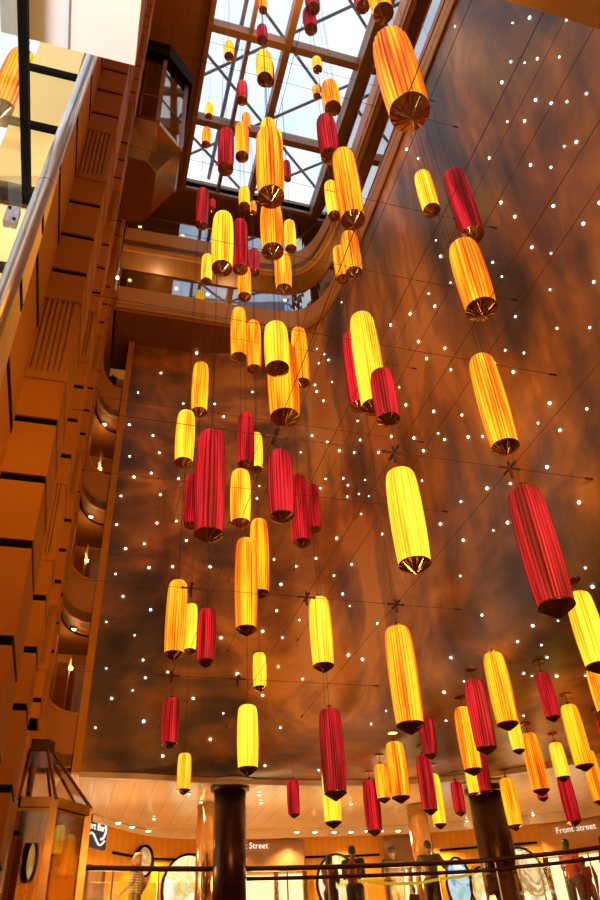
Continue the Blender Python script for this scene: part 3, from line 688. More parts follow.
def cap_mesh(L, d):
    bm = bmesh.new(); lathe([(.18*d, L-.005), (.17*d, L+.02*d), (.05*d, L+.07*d), (.045*d, L+.22*d)], 16, bm)
    for k in range(2): 
        a = k*PI/2+.5; v = Vector((math.cos(a), math.sin(a), 0))*.16*d; cyl(bm, Vector((0, 0, L+.16*d))-v, Vector((0, 0, L+.16*d))+v, .018*d, n=6)
    me = bpy.data.meshes.new('top_fitting'); bm.to_mesh(me); bm.free(); me.materials.append(M['cone']); return me
LAN = [
('r','L',2.64,5.47,15.64,0.96,0.298,'crimson lantern cut by the top edge of the photo, over the skylight'),
('r','L',2.70,5.84,15.63,0.97,0.290,'crimson lantern just under the one at the top edge, before the skylight lattice'),
('o','L',1.71,5.86,15.99,0.61,0.185,"small orange lantern cut by the top edge, left of the skylight's middle"),
('r','S',1.82,6.40,15.90,0.70,0.239,'small crimson lantern high on the skylight, right below the tiny orange one'),
('r','S',2.06,6.88,15.19,0.97,0.250,'dark red lantern mostly hidden behind a yellow one near the skylight top'),
('y','L',1.72,6.00,13.28,1.09,0.310,"yellow lantern with bronze tip in the skylight's upper middle, covering a dark red one"),
('y','L',1.21,6.89,15.91,0.69,0.221,"small yellow lantern high at the skylight's upper left, alone in a pane"),
('r','L',1.66,7.66,15.73,0.87,0.253,"small crimson lantern in the skylight's left middle pane"),
('y','L',1.03,8.31,15.98,0.62,0.191,"small pale yellow lantern at the skylight's left edge"),
('o','L',1.90,8.34,15.87,0.73,0.201,'small orange lantern peeking out above a bigger orange one, left of the skylight middle'),
('o','L',1.74,8.07,14.16,1.37,0.310,'orange lantern between a crimson one and the big orange one under the skylight'),
('o','L',1.07,8.92,15.86,0.74,0.219,'small orange lantern at the lower left of the skylight'),
('r','L',1.23,7.12,11.94,1.40,0.310,'crimson lantern left of the orange one, low on the skylight'),
('y','L',1.91,6.57,11.41,1.58,0.310,'yellow lantern whose top shows over the big orange lantern under the skylight'),
('y','L',2.70,8.55,15.48,1.12,0.220,'narrow yellow lantern peeking out right of the big orange one under the skylight'),
('o','L',1.22,4.21,6.69,1.36,0.310,"big orange lantern with fan shaped bronze base, before the skylight's lower middle"),
('r','L',3.12,9.27,15.78,0.82,0.196,'small crimson lantern half hidden right of the big orange one under the skylight'),
('y','S',3.14,6.74,16.06,0.54,0.227,"small yellow lantern in the skylight's right pane, uppermost there"),
('o','S',3.30,7.32,16.11,0.49,0.181,"tiny orange lantern on the skylight's right pane below a small yellow one"),
('yo','S',2.23,4.48,9.58,0.75,0.250,"golden yellow lantern above the crimson one at the skylight's right edge"),
('r','L',2.44,5.22,9.68,1.16,0.310,"crimson lantern at the skylight's right edge, between a golden one and a big orange one"),
('o','L',2.30,4.55,7.13,1.52,0.310,'big orange lantern overlapping a crimson one beside the curved gallery edge'),
('y','L',3.87,8.50,13.40,1.33,0.310,'yellow lantern tucked left behind the big orange one at the curved gallery'),
('o','L',3.38,6.96,9.42,1.14,0.310,'orange lantern near the mural top, the front one of a close pair'),
('o','L',4.23,9.30,12.35,1.17,0.310,'orange lantern near the mural top, the rear one of a close pair'),
('o','L',1.60,5.56,7.63,1.07,0.310,'large orange lantern directly below the big one under the skylight'),
('y','S',1.98,8.96,13.78,0.74,0.250,'small yellow lantern before the upper gallery, left of a tiny orange one'),
('o','S',2.57,10.58,16.10,0.50,0.172,'tiny orange lantern before the upper gallery, beside a small yellow one'),
('r','L',1.24,10.37,14.78,1.56,0.310,'crimson lantern at the far left, before the upper gallery fascia'),
('r','S',1.53,10.77,16.17,0.43,0.188,"tiny crimson lantern right beside the crimson one at the upper gallery's left"),
('y','L',1.05,6.19,7.90,1.31,0.310,'large bright yellow lantern before the glass galleries, left of a crimson one'),
('r','L',1.78,8.45,10.90,1.58,0.310,'crimson lantern right of the large bright yellow one before the galleries'),
('r','L',2.92,12.05,15.56,1.04,0.300,'small crimson lantern half hidden before the lower gallery glass'),
('y','L',3.58,10.77,15.13,1.22,0.310,'yellow lantern right of the large orange one before the galleries'),
('y','L',1.71,12.52,15.42,1.18,0.309,'pale yellow lantern half hidden left of the large bright yellow one'),
('yo','L',2.54,8.20,10.24,1.11,0.310,'golden lantern hanging low before the gallery glass, near its curved corner'),
('o','L',2.23,10.13,12.18,1.04,0.310,'orange lantern below the crimson one before the lower gallery glass'),
('o','L',1.65,2.15,4.77,1.22,0.310,"largest orange lantern, nearest the camera at the mural's upper edge"),
('o','L',2.72,3.50,10.51,1.38,0.310,'orange lantern cut by the top edge, above the largest orange one'),
('r','L',3.56,5.14,15.49,1.11,0.303,'crimson lantern cut by the top edge, left of an orange one'),
('y','L',4.48,5.99,10.17,1.16,0.310,'small yellow lantern left of a crimson one, high before the right mural'),
('r','L',3.89,4.54,7.34,1.47,0.310,'crimson lantern hanging right behind a small yellow one, high before the right mural'),
('o','L',2.97,3.66,4.76,1.01,0.310,'orange lantern with wide fan base directly below a crimson one, right mural'),
('o','L',3.75,4.89,4.26,1.34,0.310,'orange lantern hung on two wires halfway down the right mural'),
('r','L',3.30,4.24,2.17,1.15,0.310,'long crimson lantern below a cable clamp, the biggest one on the right'),
('y','L',2.57,4.97,2.85,1.07,0.310,'large yellow lantern hung from a cable clamp in the middle right of the mural'),
('y','S',5.04,6.08,2.52,0.90,0.303,'yellow lantern with bright shade at the right photo edge, below the long crimson one'),
('o','L',1.89,9.11,9.25,1.36,0.310,'orange lantern below the gallery fascia, left of a slimmer orange one'),
('o','L',2.43,10.19,10.09,1.47,0.310,'slim orange lantern just right of another under the gallery fascia'),
('y','S',1.34,4.68,4.65,0.66,0.242,'short yellow lantern in front of a large orange one, below the gallery corner'),
('o','L',1.49,5.02,4.35,1.04,0.310,'large orange lantern behind and below a short yellow one in the centre'),
('o','L',3.04,9.05,8.80,1.48,0.310,'orange lantern peeking out right of the short yellow one in the centre'),
('r','L',3.27,7.20,6.69,1.58,0.310,'crimson lantern half hidden left of the tall yellow one'),
('y','L',2.54,5.22,4.85,1.49,0.310,'tall bright yellow lantern between two crimson ones, right of centre'),
('r','S',2.46,4.80,4.34,0.69,0.242,'short crimson lantern at the foot of the tall yellow one'),
('o','L',1.30,9.72,8.35,1.26,0.310,"slim orange lantern before the mural's upper left, above a yellow one"),
('r','L',2.18,9.87,7.43,1.23,0.310,'crimson lantern in the left centre with a small yellow one behind it'),
('y','L',3.07,12.80,9.56,1.12,0.307,'small yellow lantern peeking out right of a crimson one in the left centre'),
('r','L',0.94,5.94,3.54,1.34,0.310,'longest crimson lantern in the left half, covering a smaller crimson one'),
('y','L',1.86,8.82,5.55,1.02,0.310,'short yellow lantern in the left centre, right of the longest crimson one'),
('r','L',1.95,6.88,4.46,1.03,0.310,'crimson lantern, left and highest of three crimson ones in the centre'),
('r','L',2.83,8.98,5.41,1.30,0.310,'crimson lantern, middle one of three crimson ones in the centre'),
('r','L',4.32,12.71,8.07,1.25,0.310,'small crimson lantern, right and rearmost of three in the centre'),
('o','L',2.40,9.91,5.00,1.42,0.310,'orange lantern behind a taller golden orange one, below the short yellow one'),
('o','L',1.92,8.74,3.86,1.45,0.310,"orange lantern in front of another orange one, left of the mural's centre"),
('y','L',1.01,9.09,6.72,1.12,0.310,"yellow lantern at the mural's left, below the slim orange one"),
('r','L',1.51,11.68,7.21,1.25,0.310,'slim crimson lantern half hidden left of the longest crimson one'),
('yo','L',1.14,10.01,3.99,1.24,0.310,"golden lantern at the mural's lower left, before a slim yellow one"),
('y','L',1.74,12.80,5.23,1.00,0.251,'slim yellow lantern between a golden and a crimson one at lower left'),
('r','S',1.36,8.51,3.32,0.76,0.250,'short crimson lantern right of the golden and slim yellow pair, lower left'),
('r','S',1.25,10.90,3.03,0.72,0.250,"small crimson lantern low at the mural's far left"),
('yo','S',1.82,13.40,2.97,0.68,0.250,'small golden lantern over the white ceiling, leftmost at the bottom'),
('y','S',2.93,12.26,4.41,0.69,0.250,'tiny yellow lantern hanging alone in the lower left middle'),
('y','L',2.31,10.46,2.57,0.97,0.310,'yellow lantern right above the left dark column'),
('y','L',2.99,8.85,3.47,1.07,0.310,'bright yellow lantern alone in the lower middle, below the crimson trio'),
('r','L',3.12,9.13,1.97,1.11,0.310,'crimson lantern overlapping a yellow one, in the bottom middle'),
('r','S',3.95,14.00,2.73,0.66,0.235,'small crimson lantern alone before the white shop ceiling, right of the left column'),
('y','S',3.40,10.13,1.85,0.76,0.250,'yellow lantern half hidden below a crimson one over the white ceiling'),
('r','S',5.55,14.13,2.45,0.97,0.319,'crimson lantern over the white ceiling, left of two orange ones'),
('o','S',5.34,12.98,2.77,0.65,0.258,"small orange lantern left of a larger orange one near the mural's lower edge"),
('o','S',5.07,11.62,2.48,0.94,0.327,"orange lantern right of a smaller one near the mural's lower edge"),
('o','L',3.14,6.74,2.06,1.12,0.310,'large orange lantern hung below a clamp in the lower right middle'),
('r','S',5.45,11.09,3.02,0.71,0.250,'small dark crimson lantern right below the large orange one, lower right'),
('r','L',5.89,12.32,2.45,0.97,0.278,'crimson lantern left of a yellow one, above the leaning man on the deck'),
('y','L',6.63,13.55,2.46,0.96,0.265,'yellow lantern half hidden behind a crimson one, left of the right dark column'),
('r','S',7.37,14.08,2.78,0.64,0.238,'small crimson lantern over the white ceiling, just left of the right column'),
('o','L',5.45,9.81,2.46,0.96,0.282,'orange lantern left of a crimson one above the right dark column'),
('r','L',5.10,8.73,2.45,0.97,0.294,'crimson lantern between two orange ones above the right dark column'),
('o','L',5.29,8.41,2.66,1.03,0.310,'large orange lantern highest in the cluster above the right dark column'),
('y','L',6.29,9.86,2.78,0.64,0.201,'small yellow lantern peeking out below the highest orange one of the cluster'),
('r','L',5.94,8.34,2.77,0.65,0.205,'small crimson lantern alone under the mural ceiling at the right'),
('o','L',7.09,9.51,2.47,0.95,0.287,'orange lantern under the mural ceiling near the right edge, lit down one side'),
('o','L',7.21,10.92,2.46,0.96,0.294,"orange lantern left of a small yellow one near the mural's right lower edge"),
('y','S',8.00,11.38,2.78,0.64,0.253,'small yellow lantern above a crimson one near the right edge'),
('r','L',9.48,13.50,2.49,0.93,0.291,'crimson lantern above the right shop sign'),
('o','L',8.34,13.78,2.47,0.95,0.303,'orange lantern over the white ceiling just right of the right column'),
('y','S',7.17,13.02,2.90,0.52,0.225,"small yellow lantern at the right column's top, mostly behind others"),
('r','L',6.70,11.76,2.65,0.77,0.229,"crimson lantern touching the right column's top"),
('r','L',8.24,12.48,2.71,0.71,0.209,'small crimson lantern hidden but for its tip below an orange one'),
('o','L',8.92,11.79,2.50,0.92,0.274,'orange lantern at the right photo edge, low above the shop'),
('o','L',6.58,8.11,2.80,0.62,0.196,'orange lantern cut by the right photo edge, under the bright yellow one'),
('r','S',8.06,10.13,3.12,0.30,0.129,'tiny crimson lantern at the right photo edge, below an orange one'),
('o', 'L', -1.17, 3.19, 5.4, 1.0, .25, 'orange lantern seen through the overhead glass pane at top left'),
]
cache = {}
def variant(kind, L, d):
    q = round(L/d*2)/2; key = (kind, q)
    if key not in cache:
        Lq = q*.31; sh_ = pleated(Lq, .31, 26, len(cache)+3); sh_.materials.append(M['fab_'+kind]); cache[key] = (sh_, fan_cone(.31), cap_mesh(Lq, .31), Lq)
    return cache[key]
cabm = None
wire = bpy.data.meshes.new('hanging_wire'); wb = bmesh.new(); cyl(wb, (0, 0, 0), (0, 0, 1), 1, n=6); wb.to_mesh(wb and wire); wb.free(); wire.materials.append(M['cable'])
plate = bpy.data.meshes.new('ceiling_plate'); wb = lathe([(.085, -.02), (.085, 0)], 18); wb.to_mesh(plate); wb.free(); plate.materials.append(M['cone'])
for kind, cls, x, y, z, L, d, label in LAN:
    grp = {'y': 'yellow', 'o': 'orange', 'yo': 'golden', 'r': 'crimson'}[kind] + ' pleated lanterns hanging in the atrium'
    t = thing('hanging_lantern', label, 'lantern', (x, y, z), random.uniform(0, 6.28), grp)
    s, c, cpm, Lq = variant(kind, L, d); kxy = d/.31; kz = L/Lq
    for me in (s, c, cpm):
        o = bpy.data.objects.new(me.name.split('.')[0], me); C.objects.link(o); o.parent = t; o.scale = (kxy, kxy, kz)
    top = z+L+.2*d
    ceil = (z+L < 3.5 and x > 4.95)
    if ceil:
        end = 3.6
        pl = bpy.data.objects.new('ceiling_plate', plate); C.objects.link(pl); pl.parent = t; pl.location = (0, 0, 3.597-z)
    else:
        end = ZS-.26 if (x > .9 and x < SX1 and y < 12.8) else (14.6 if y > 13 else ZS-.02)
        if x < 0: end = 8.9
        if y > 13.1 and z < 4: end = 14.6
    for k2, c2, x2, y2, z2, L2, d2, l2 in LAN:
        if z2 > top and math.hypot(x2-x, y2-y) < d2/2+.03: end = min(end, z2)
    w = bpy.data.objects.new('hanging_wire', wire); C.objects.link(w); w.parent = t; w.location = (0, 0, top-z); rw = .0028 if not ceil else .006; w.scale = (rw, rw, max(.02, end-top))

# ------------------------------------------------------------ pin lights in the mural
PINS = []
def pz(ox, oy, s, *pts): PINS.extend((ox+a/3, oy+b/3, s) for a, b in pts)
pz(400, 0, 1, (92,150),(165,79),(338,69),(389,53),(500,59),(478,171),(412,176),(374,188),(333,185),(306,247),(407,300),(454,310),(501,305),(559,281),(322,365),(374,363),(268,474),(392,495),(453,502),(493,439),(529,426),(303,608),(345,650),(460,618),(550,671),(396,742),(453,760),(581,846),(306,830),(450,869),(108,721),(152,848),(86,881),(598,608),(122,769),(278,787),(20,448),(86,97),(126,8))
pz(400, 300, 1.15, (105,19),(31,42),(346,50),(471,85),(569,83),(372,159),(316,151),(340,216),(56,125),(80,176),(153,209),(135,145),(449,310),(414,369),(480,391),(441,501),(537,607),(101,334),(186,345),(115,400),(205,411),(248,409),(42,414),(261,565),(183,605),(331,551),(323,668),(190,721),(280,691),(181,828),(556,804),(578,860),(18,315),(66,542),(121,672),(71,452))
pz(200, 300, 1, (350,275),(370,302),(345,255),(373,163),(425,7),(572,75),(336,407),(382,426),(418,452),(473,363),(536,457),(574,410),(483,642),(495,540),(506,588),(477,582),(430,535),(362,565),(377,537),(302,457),(410,715),(402,827),(289,799),(348,775),(243,853),(222,778),(30,800),(44,312),(71,350),(157,276),(178,558),(171,595),(64,713),(449,918),(428,882),(396,246),(357,190),(386,180),(463,458),(442,590),(547,702),(455,793),(481,420),(598,262))
pz(0, 300, 1, (483,219),(414,278),(550,311),(388,374),(389,469),(352,415),(459,407),(454,519),(402,531),(478,458),(536,536),(363,588),(481,584),(471,669),(529,663),(350,674),(433,731),(377,746),(559,721),(518,800),(447,803),(347,822),(369,889),(590,160),(388,190))
pz(0, 600, 1, (452,29),(319,66),(404,106),(429,180),(319,205),(503,216),(398,271),(335,295),(580,295),(431,364),(286,383),(488,468))
pz(200, 600, 1, (230,32),(298,60),(63,113),(188,94),(247,113),(112,222),(235,200),(188,286),(445,165),(487,178),(513,372),(532,70),(195,497),(356,510),(308,237),(241,383),(31,418),(70,340))
pz(400, 600, .8, (246,45),(353,125),(474,62),(424,135),(441,172),(371,220),(396,228),(470,228),(153,173),(132,277),(192,244),(557,227),(575,278),(330,270),(371,347),(497,390),(138,362),(398,77))
for _ in range(24): PINS.append((random.uniform(120, 590), random.uniform(120, 740), .55))
pin_me = bpy.data.meshes.new('pin_light'); b_ = bmesh.new(); bmesh.ops.create_icosphere(b_, subdivisions=2, radius=1); b_.to_mesh(pin_me); b_.free(); pin_me.materials.append(M['pin'])
for px, py, s in PINS:
    r = ray(px, py).normalized(); hit = bvh.ray_cast(Vector((0, 0, 0)), r)
    if hit[0] is None: continue
    P = hit[0]
    if P.z < 3.65 and s < .6: continue
    o = bpy.data.objects.new('pin_light', pin_me); C.objects.link(o); o.location = P - r*.006
    k = (.0085 + .0008*hit[3])*(.75+.35*s)*random.uniform(.6, 1.15); o.scale = (k, k, k)
    tag(o, 'tiny white pin light set into the painted sky mural', 'pin light', 'pin lights in the sky mural')

# ------------------------------------------------------------ people
M['skin'] = mat('skin', (.42, .21, .12), .5, var=.05)
M['skin_dark'] = mat('skin_dark', (.16, .07, .035), .5, var=.05)
M['hair_dark'] = mat('hair_dark', (.02, .012, .008), .6, var=.3)
M['hair_blond'] = mat('hair_blond', (.45, .26, .10), .6, var=.2)
M['hair_grey'] = mat('hair_brown', (.10, .055, .03), .6, var=.2)
M['stripes'] = striped('striped_cloth', (.6, .48, .34), (.28, .2, .14), 2, 22, .8)
M['navy_cloth'] = mat('navy_cloth', (.03, .02, .025), .85); M['grey_cloth'] = mat('grey_cloth', (.13, .10, .075), .85); M['orange_cloth'] = mat('orange_cloth', (.24, .035, .012), .85)
M['maroon_cloth'] = mat('maroon_cloth', (.14, .03, .02), .85); M['khaki_cloth'] = mat('khaki_cloth', (.17, .11, .06), .85); M['shoe'] = mat('shoe_leather', (.03, .02, .015), .5)
def capsule(bm, p, q, r1, r2, n=12):
    p = Vector(p); q = Vector(q); d = (q-p); L = d.length
    d = d.normalized() if L > 1e-5 else Vector((0, 0, 1)); a = d.orthogonal().normalized(); b = d.cross(a); rings = []
    st = [(-math.cos(t)*r1, math.sin(t)*r1) for t in (.35, .8, 1.2, PI/2)] + [(L+math.sin(t)*r2, math.cos(t)*r2) for t in (0, .4, .8, 1.2)]
    for s, r in st: rings.append([bm.verts.new(p + d*s + (a*math.cos(2*PI*k/n)+b*math.sin(2*PI*k/n))*r) for k in range(n)])
    for A, D in zip(rings, rings[1:]):
        for k in range(n): bm.faces.new((A[k], A[(k+1) % n], D[(k+1) % n], D[k]))
    bm.faces.new(rings[0][::-1]); bm.faces.new(rings[-1])
def ellip(bm, c, r):
    e = bmesh.ops.create_icosphere(bm, subdivisions=3, radius=1)
    for v in e['verts']: v.co = Vector((c[0]+v.co.x*r[0], c[1]+v.co.y*r[1], c[2]+v.co.z*r[2]))
def fuse(o, vox):
    md = o.modifiers.new('fuse', 'REMESH'); md.mode = 'VOXEL'; md.voxel_size = vox; md.use_smooth_shade = True
    s = o.modifiers.new('soft', 'SMOOTH'); s.factor = .5; s.iterations = 3; return o
def person(label, x, y, z, H, face, shirt, trousers, hair, skin='skin', pose='stand', female=False, hair_len=.0, bag=False, group=None):
    """front is local -y; face = direction the person looks at (radians about z)"""
    t = thing('person', label, 'person', (x, y, z), face, group); k = H/1.75
    sw = .175 if female else .20; hw = .10 if female else .095
    J = {}
    for s in (-1, 1):
        J['sh', s] = Vector((s*sw, .01, 1.42)); J['hip', s] = Vector((s*hw, 0, .92)); J['kn', s] = Vector((s*.11, -.02, .50)); J['an', s] = Vector((s*.12, .02, .09))
        J['el', s] = Vector((s*(sw+.07), .04, 1.14)); J['wr', s] = Vector((s*(sw+.05), -.06, .90))
        if pose == 'lean': J['el', s] = Vector((s*(sw+.14), -.10, 1.17)); J['wr', s] = Vector((s*(sw+.10), -.34, 1.12))
        if pose == 'phone' : J['el', s] = Vector((s*(sw+.03), -.06, 1.13)); J['wr', s] = Vector((s*.08, -.27, 1.22))
        if pose == 'walk': J['el', s] = Vector((s*(sw+.05), .04-.10*s, 1.14)); J['wr', s] = Vector((s*(sw+.04), -.12-.16*s, .95)); J['kn', s] = Vector((s*.10, -.05+.16*s, .50)); J['an', s] = Vector((s*.10, .05+.26*s, .10))
    bend = Vector((0, -.12, -.02)) if pose == 'lean' else Vector((0, 0, 0))
    for s in (-1, 1): J['sh', s] += bend
    neck = Vector((0, .01, 1.46)) + bend; head = Vector((0, -.015, 1.63)) + bend
    bm = bmesh.new()
    capsule(bm, neck-Vector((0, 0, .04)), head, .055, .055)
    ellip(bm, head, (.076, .095, .118)); ellip(bm, head+Vector((0, -.05, -.055)), (.05, .05, .05)); capsule(bm, head+Vector((0, -.092, .01)), head+Vector((0, -.112, -.025)), .009, .014, 8)
    for s in (-1, 1): ellip(bm, head+Vector((s*.078, .005, -.01)), (.012, .022, .034))
    for s in (-1, 1):
        capsule(bm, neck-Vector((0, 0, .05)), J['sh', s], .06, .055); capsule(bm, J['sh', s], J['el', s], .05, .038); capsule(bm, J['el', s], J['wr', s], .038, .026)
        capsule(bm, J['hip', s], J['kn', s], .088, .058); capsule(bm, J['kn', s], J['an', s], .056, .038); capsule(bm, J['an', s]-Vector((0, 0, .045)), J['an', s]+Vector((0, -.15, -.055)), .036, .03)
        # hand: palm, four unequal curled fingers and a thumb off the side
        w = J['wr', s]; d = (w-J['el', s]).normalized(); side = Vector((0, -1, 0)) if abs(d.y) < .8 else Vector((-s, 0, 0)); side = (side-side.dot(d)*d).normalized(); inn = d.cross(side)*(-s if True else s)
        if inn.dot(Vector((-s, 0, 0))) < 0: inn = -inn
        palm = w+d*.085; capsule(bm, w+side*.012, palm+side*.012, .022, .021, 8); capsule(bm, w-side*.012, palm-side*.012, .022, .021, 8)
        for j, (o_, l) in enumerate(((.030, .070), (.010, .080), (-.010, .075), (-.030, .058))):
            b0 = palm+side*o_; m1 = b0+d*l*.5+inn*.006; e1 = m1+d*l*.38+inn*l*.35; capsule(bm, b0, m1, .009, .0085, 6); capsule(bm, m1, e1, .0085, .007, 6)
        tb = w+d*.03+side*.03; tm = tb+side*.028+d*.035; capsule(bm, tb, tm, .012, .010, 6); capsule(bm, tm, tm+d*.03+inn*.01, .010, .008, 6)
    chest = .125 if female else .14
    capsule(bm, (-.06, .0, .95), (.06, 0, .95), .10, .10); capsule(bm, Vector((-.07, 0, 1.28))+bend*.7, Vector((.07, 0, 1.28))+bend*.7, chest*.88, chest*.88); capsule(bm, (0, 0, .98), Vector((0, 0, 1.25))+bend*.6, .11, .125)
    for v in bm.verts: v.co *= k
    fuse(obj('body', bm, skin, t), .011*k)
    # clothing
    g = .016; bm = bmesh.new()
    capsule(bm, Vector((-.07, 0, 1.28))+bend*.7, Vector((.07, 0, 1.28))+bend*.7, chest*.88+g, chest*.88+g); capsule(bm, (-.05, 0, .96), (.05, 0, .96), .105+g, .105+g); capsule(bm, (0, 0, .98), Vector((0, 0, 1.25))+bend*.6, .12+g, .13+g)
    for s in (-1, 1):
        capsule(bm, neck-Vector((0, 0, .055)), J['sh', s], .055+g, .055+g); capsule(bm, J['sh', s], J['sh', s].lerp(J['el', s], .8), .052+g, .046+g)
    for v in bm.verts: v.co *= k
    fuse(obj('shirt', bm, shirt, t), .013*k)
    bm = bmesh.new(); capsule(bm, (-.06, 0, .93), (.06, 0, .93), .108+g, .108+g)
    for s in (-1, 1): capsule(bm, J['hip', s], J['kn', s], .092+g, .064+g); capsule(bm, J['kn', s], J['kn', s].lerp(J['an', s], .85), .062+g, .05+g)
    for v in bm.verts: v.co *= k
    fuse(obj('trousers', bm, trousers, t), .013*k)
    for s in (-1, 1):
        bm = bmesh.new(); a = J['an', s]; capsule(bm, a-Vector((0, -.01, .045)), a+Vector((0, -.16, -.055)), .046, .038); capsule(bm, a-Vector((0, 0, .04)), a+Vector((0, 0, .01)), .05, .046)
        for v in bm.verts: v.co *= k; v.co.z = max(v.co.z, .001)
        fuse(obj('shoe', bm, 'shoe', t), .010*k)
        bm = bmesh.new(); ellip(bm, (head+Vector((s*.032, -.086, .012)))*k, (.011*k, .008*k, .007*k)); obj('eye', bm, 'hair_dark', t)
    bm = bmesh.new(); capsule(bm, (head+Vector((-.018, -.097, -.058)))*k, (head+Vector((.018, -.097, -.058)))*k, .006*k, .006*k, 8); obj('mouth', bm, 'maroon_cloth', t)
    bm = bmesh.new(); ellip(bm, head+Vector((0, .018, .028)), (.088, .096, .108))
    if hair_len: ellip(bm, head+Vector((0, .065, -.03-hair_len/2)), (.085, .05, .06+hair_len)); 
    for v in bm.verts: v.co *= k
    fuse(obj('hair', bm, hair, t), .011*k)
    if bag:
        b = thing('backpack', 'reddish brown backpack worn by the person in black at the railing', 'backpack', t.location, face)
        bm = bmesh.new(); capsule(bm, (0, .19, 1.08), (0, .19, 1.34), .12, .10); capsule(bm, (0, .26, 1.05), (0, .26, 1.2), .07, .06); 
        for v in bm.verts: v.co *= k
        fuse(obj('pack', bm, 'orange_cloth', b), .014)
        for s in (-1, 1):
            obj('strap', tube([Vector(v)*k for v in ((s*.1, .15, 1.1), (s*.14, .10, 1.45), (s*.13, -.0, 1.505), (s*.13, -.13, 1.42), (s*.13, -.165, 1.25), (s*.14, -.05, 1.1), (s*.1, .14, 1.05))], .014, 6), 'navy_cloth', b)
    return t
FL = 1.05
person('person with pale hair in a striped top walking past the oval picture at left', 1.47, 17.4, FL, 1.68, -1.9, 'stripes', 'khaki_cloth', 'hair_blond', pose='walk', female=True, hair_len=.04)
person('person in dark clothes bending over the railing in front of the round lit picture', 5.28, 16.2, FL, 1.42, 2.2, 'maroon_cloth', 'navy_cloth', 'hair_dark', 'skin_dark', pose='phone', female=True, hair_len=.06)
person('person in black wearing a backpack, seen against the yellow wall', 6.0, 16.75, FL, 1.68, 2.6, 'navy_cloth', 'navy_cloth', 'hair_dark', 'skin_dark', pose='phone', bag=True)
person('man in a grey shirt with his back to us, before the unlettered shop', 6.95, 16.8, FL, 1.68, PI-.1, 'grey_cloth', 'khaki_cloth', 'hair_grey', pose='phone')
person('taller man in a grey shirt, arms spread, right of another man in grey', 7.56, 16.25, FL, 1.72, PI-.5, 'grey_cloth', 'navy_cloth', 'hair_grey', pose='lean')
person('small child standing low between the railing and the two men in grey', 7.05, 16.1, FL, .80, 0.3, 'maroon_cloth', 'navy_cloth', 'hair_dark')
person('woman with dark hair in an orange top at the right end of the railing', 10.85, 16.0, FL, 1.66, 2.2, 'orange_cloth', 'navy_cloth', 'hair_dark', 'skin_dark', pose='phone', female=True, hair_len=.12)
person('child in maroon beside the woman in the orange top', 11.25, 16.1, FL, 1.32, 2.6, 'maroon_cloth', 'khaki_cloth', 'hair_dark', 'skin_dark')
person('dark haired person cut by the right photo edge behind the railing', 11.75, 15.85, FL, 1.70, .4, 'maroon_cloth', 'navy_cloth', 'hair_dark', 'skin_dark', pose='stand', female=True, hair_len=.12)


# ------------------------------------------------------------ light
w = bpy.data.worlds.new('world'); bpy.context.scene.world = w; w.use_nodes = True; nt = w.node_tree
bg = nt.nodes['Background']; tc = nt.nodes.new('ShaderNodeTexCoord'); nz = nt.nodes.new('ShaderNodeTexNoise'); nz.inputs['Scale'].default_value = 3.2; nz.inputs['Detail'].default_value = 5
rp = nt.nodes.new('ShaderNodeValToRGB'); rp.color_ramp.elements[0].position = .36; rp.color_ramp.elements[0].color = (.42, .58, .85, 1); rp.color_ramp.elements[1].position = .56; rp.color_ramp.elements[1].color = (.93, .96, 1.0, 1)
nt.links.new(tc.outputs['Generated'], nz.inputs['Vector']); nt.links.new(nz.outputs['Fac'], rp.inputs['Fac']); nt.links.new(rp.outputs['Color'], bg.inputs['Color']); bg.inputs['Strength'].default_value = 1.6

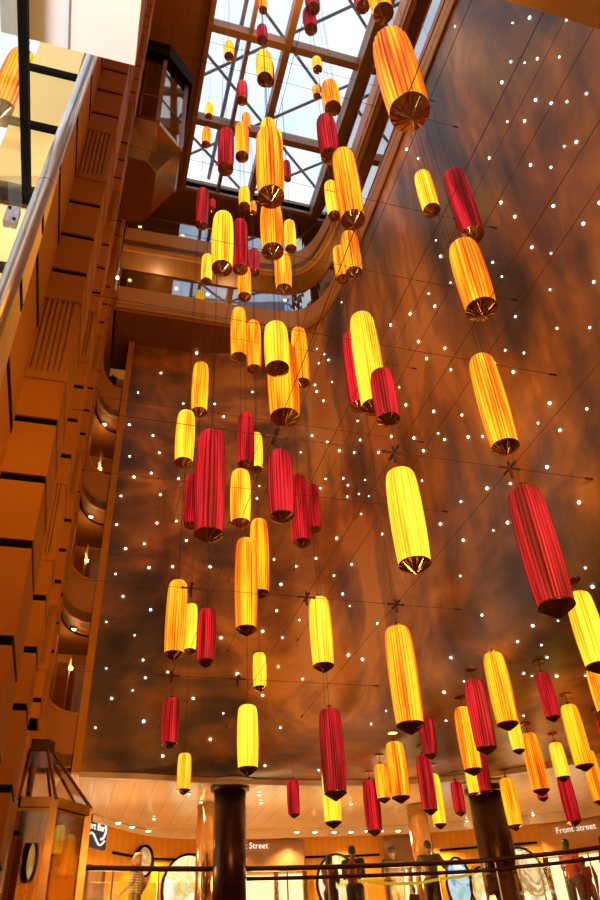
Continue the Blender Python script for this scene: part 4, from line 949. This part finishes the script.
def lamp(kind, loc, e, col=(1, .62, .28), aim=None, size=.3, angle=110, blend=.6):
    l = bpy.data.lights.new(kind.lower()+'_lamp', kind); l.energy = e; l.color = col
    if kind == 'AREA': l.size = size
    else: l.shadow_soft_size = size
    if kind == 'SPOT': l.spot_size = math.radians(angle); l.spot_blend = blend
    o = bpy.data.objects.new(kind.lower()+'_lamp', l); C.objects.link(o); o.location = loc
    if aim: o.rotation_euler = (Vector(aim)-Vector(loc)).to_track_quat('-Z', 'Y').to_euler()
    return o
WARM = (1, .50, .18)
# added unseen fill spots on the camera's side, then the shop deck's spots
WARM = (1, .44, .09)
lamp('SPOT', (2.5, .6, 2.9), 1350, WARM, (4.6, 8, 6), .25, 110, 1)
lamp('SPOT', (.5, .2, 2.9), 620, WARM, (-.3, 9, 9), .25, 120, 1)
lamp('SPOT', (2.2, 4.5, 1.6), 240, WARM, (3.0, 14, 9), .2, 110, 1)
lamp('SPOT', (-2.2, -2.3, 1.3), 1900, (.82, .90, 1), (-.5, 1.6, 3.1), .5, 42, .5)  # added cool spot that brightens the white bulkhead and near pillar
for x, y in ((1.2, 17.6), (4.4, 18.2), (7.4, 17.8), (10.2, 16.6), (12.6, 14.0)):
    lamp('SPOT', (x, y, 3.3), 240, (1, .6, .22), (x, y, 0), size=.12, angle=165, blend=1)
for x, y in ((.5, 19.3), (2.2, 19.6), (4.0, 19.8), (5.4, 19.7), (6.9, 19.6), (9.3, 19.0), (11.2, 18.0)):
    lamp('SPOT', (x, y, 3.38), 200, (1, .58, .18), (x*1.01, y+.45, 1.2), .05, 120, .8)
for x, y in ((.8, 16.2), (4.0, 16.6), (7, 16.5), (10, 15.4)): lamp('POINT', (x, y, 1.9), 75, (1, .60, .22), size=.3)  # added fill points that lift the shop deck and its ceiling
for x, y in ((0.5, 14.2), (2.6, 14.2), (5.9, 12)): lamp('POINT', (x, y, 16.6), 45, (1, .65, .28), size=.1)
for z in (11.7, 8.9, 6.2): lamp('POINT', (-.4, 14.9, z), 6, (1, .55, .2), size=.05)
lamp('POINT', (2.2, 6.5, 18.9), 90, WARM, size=.4)
lamp('POINT', (4.5, -.6, .6), 150, (1, .6, .22), size=.3)  # added point to brighten the near deck soffit

vs = bpy.context.scene.view_settings; vs.view_transform = 'Standard'; vs.look = 'None'; vs.exposure = 0; vs.gamma = 1; vs.use_curve_mapping = False
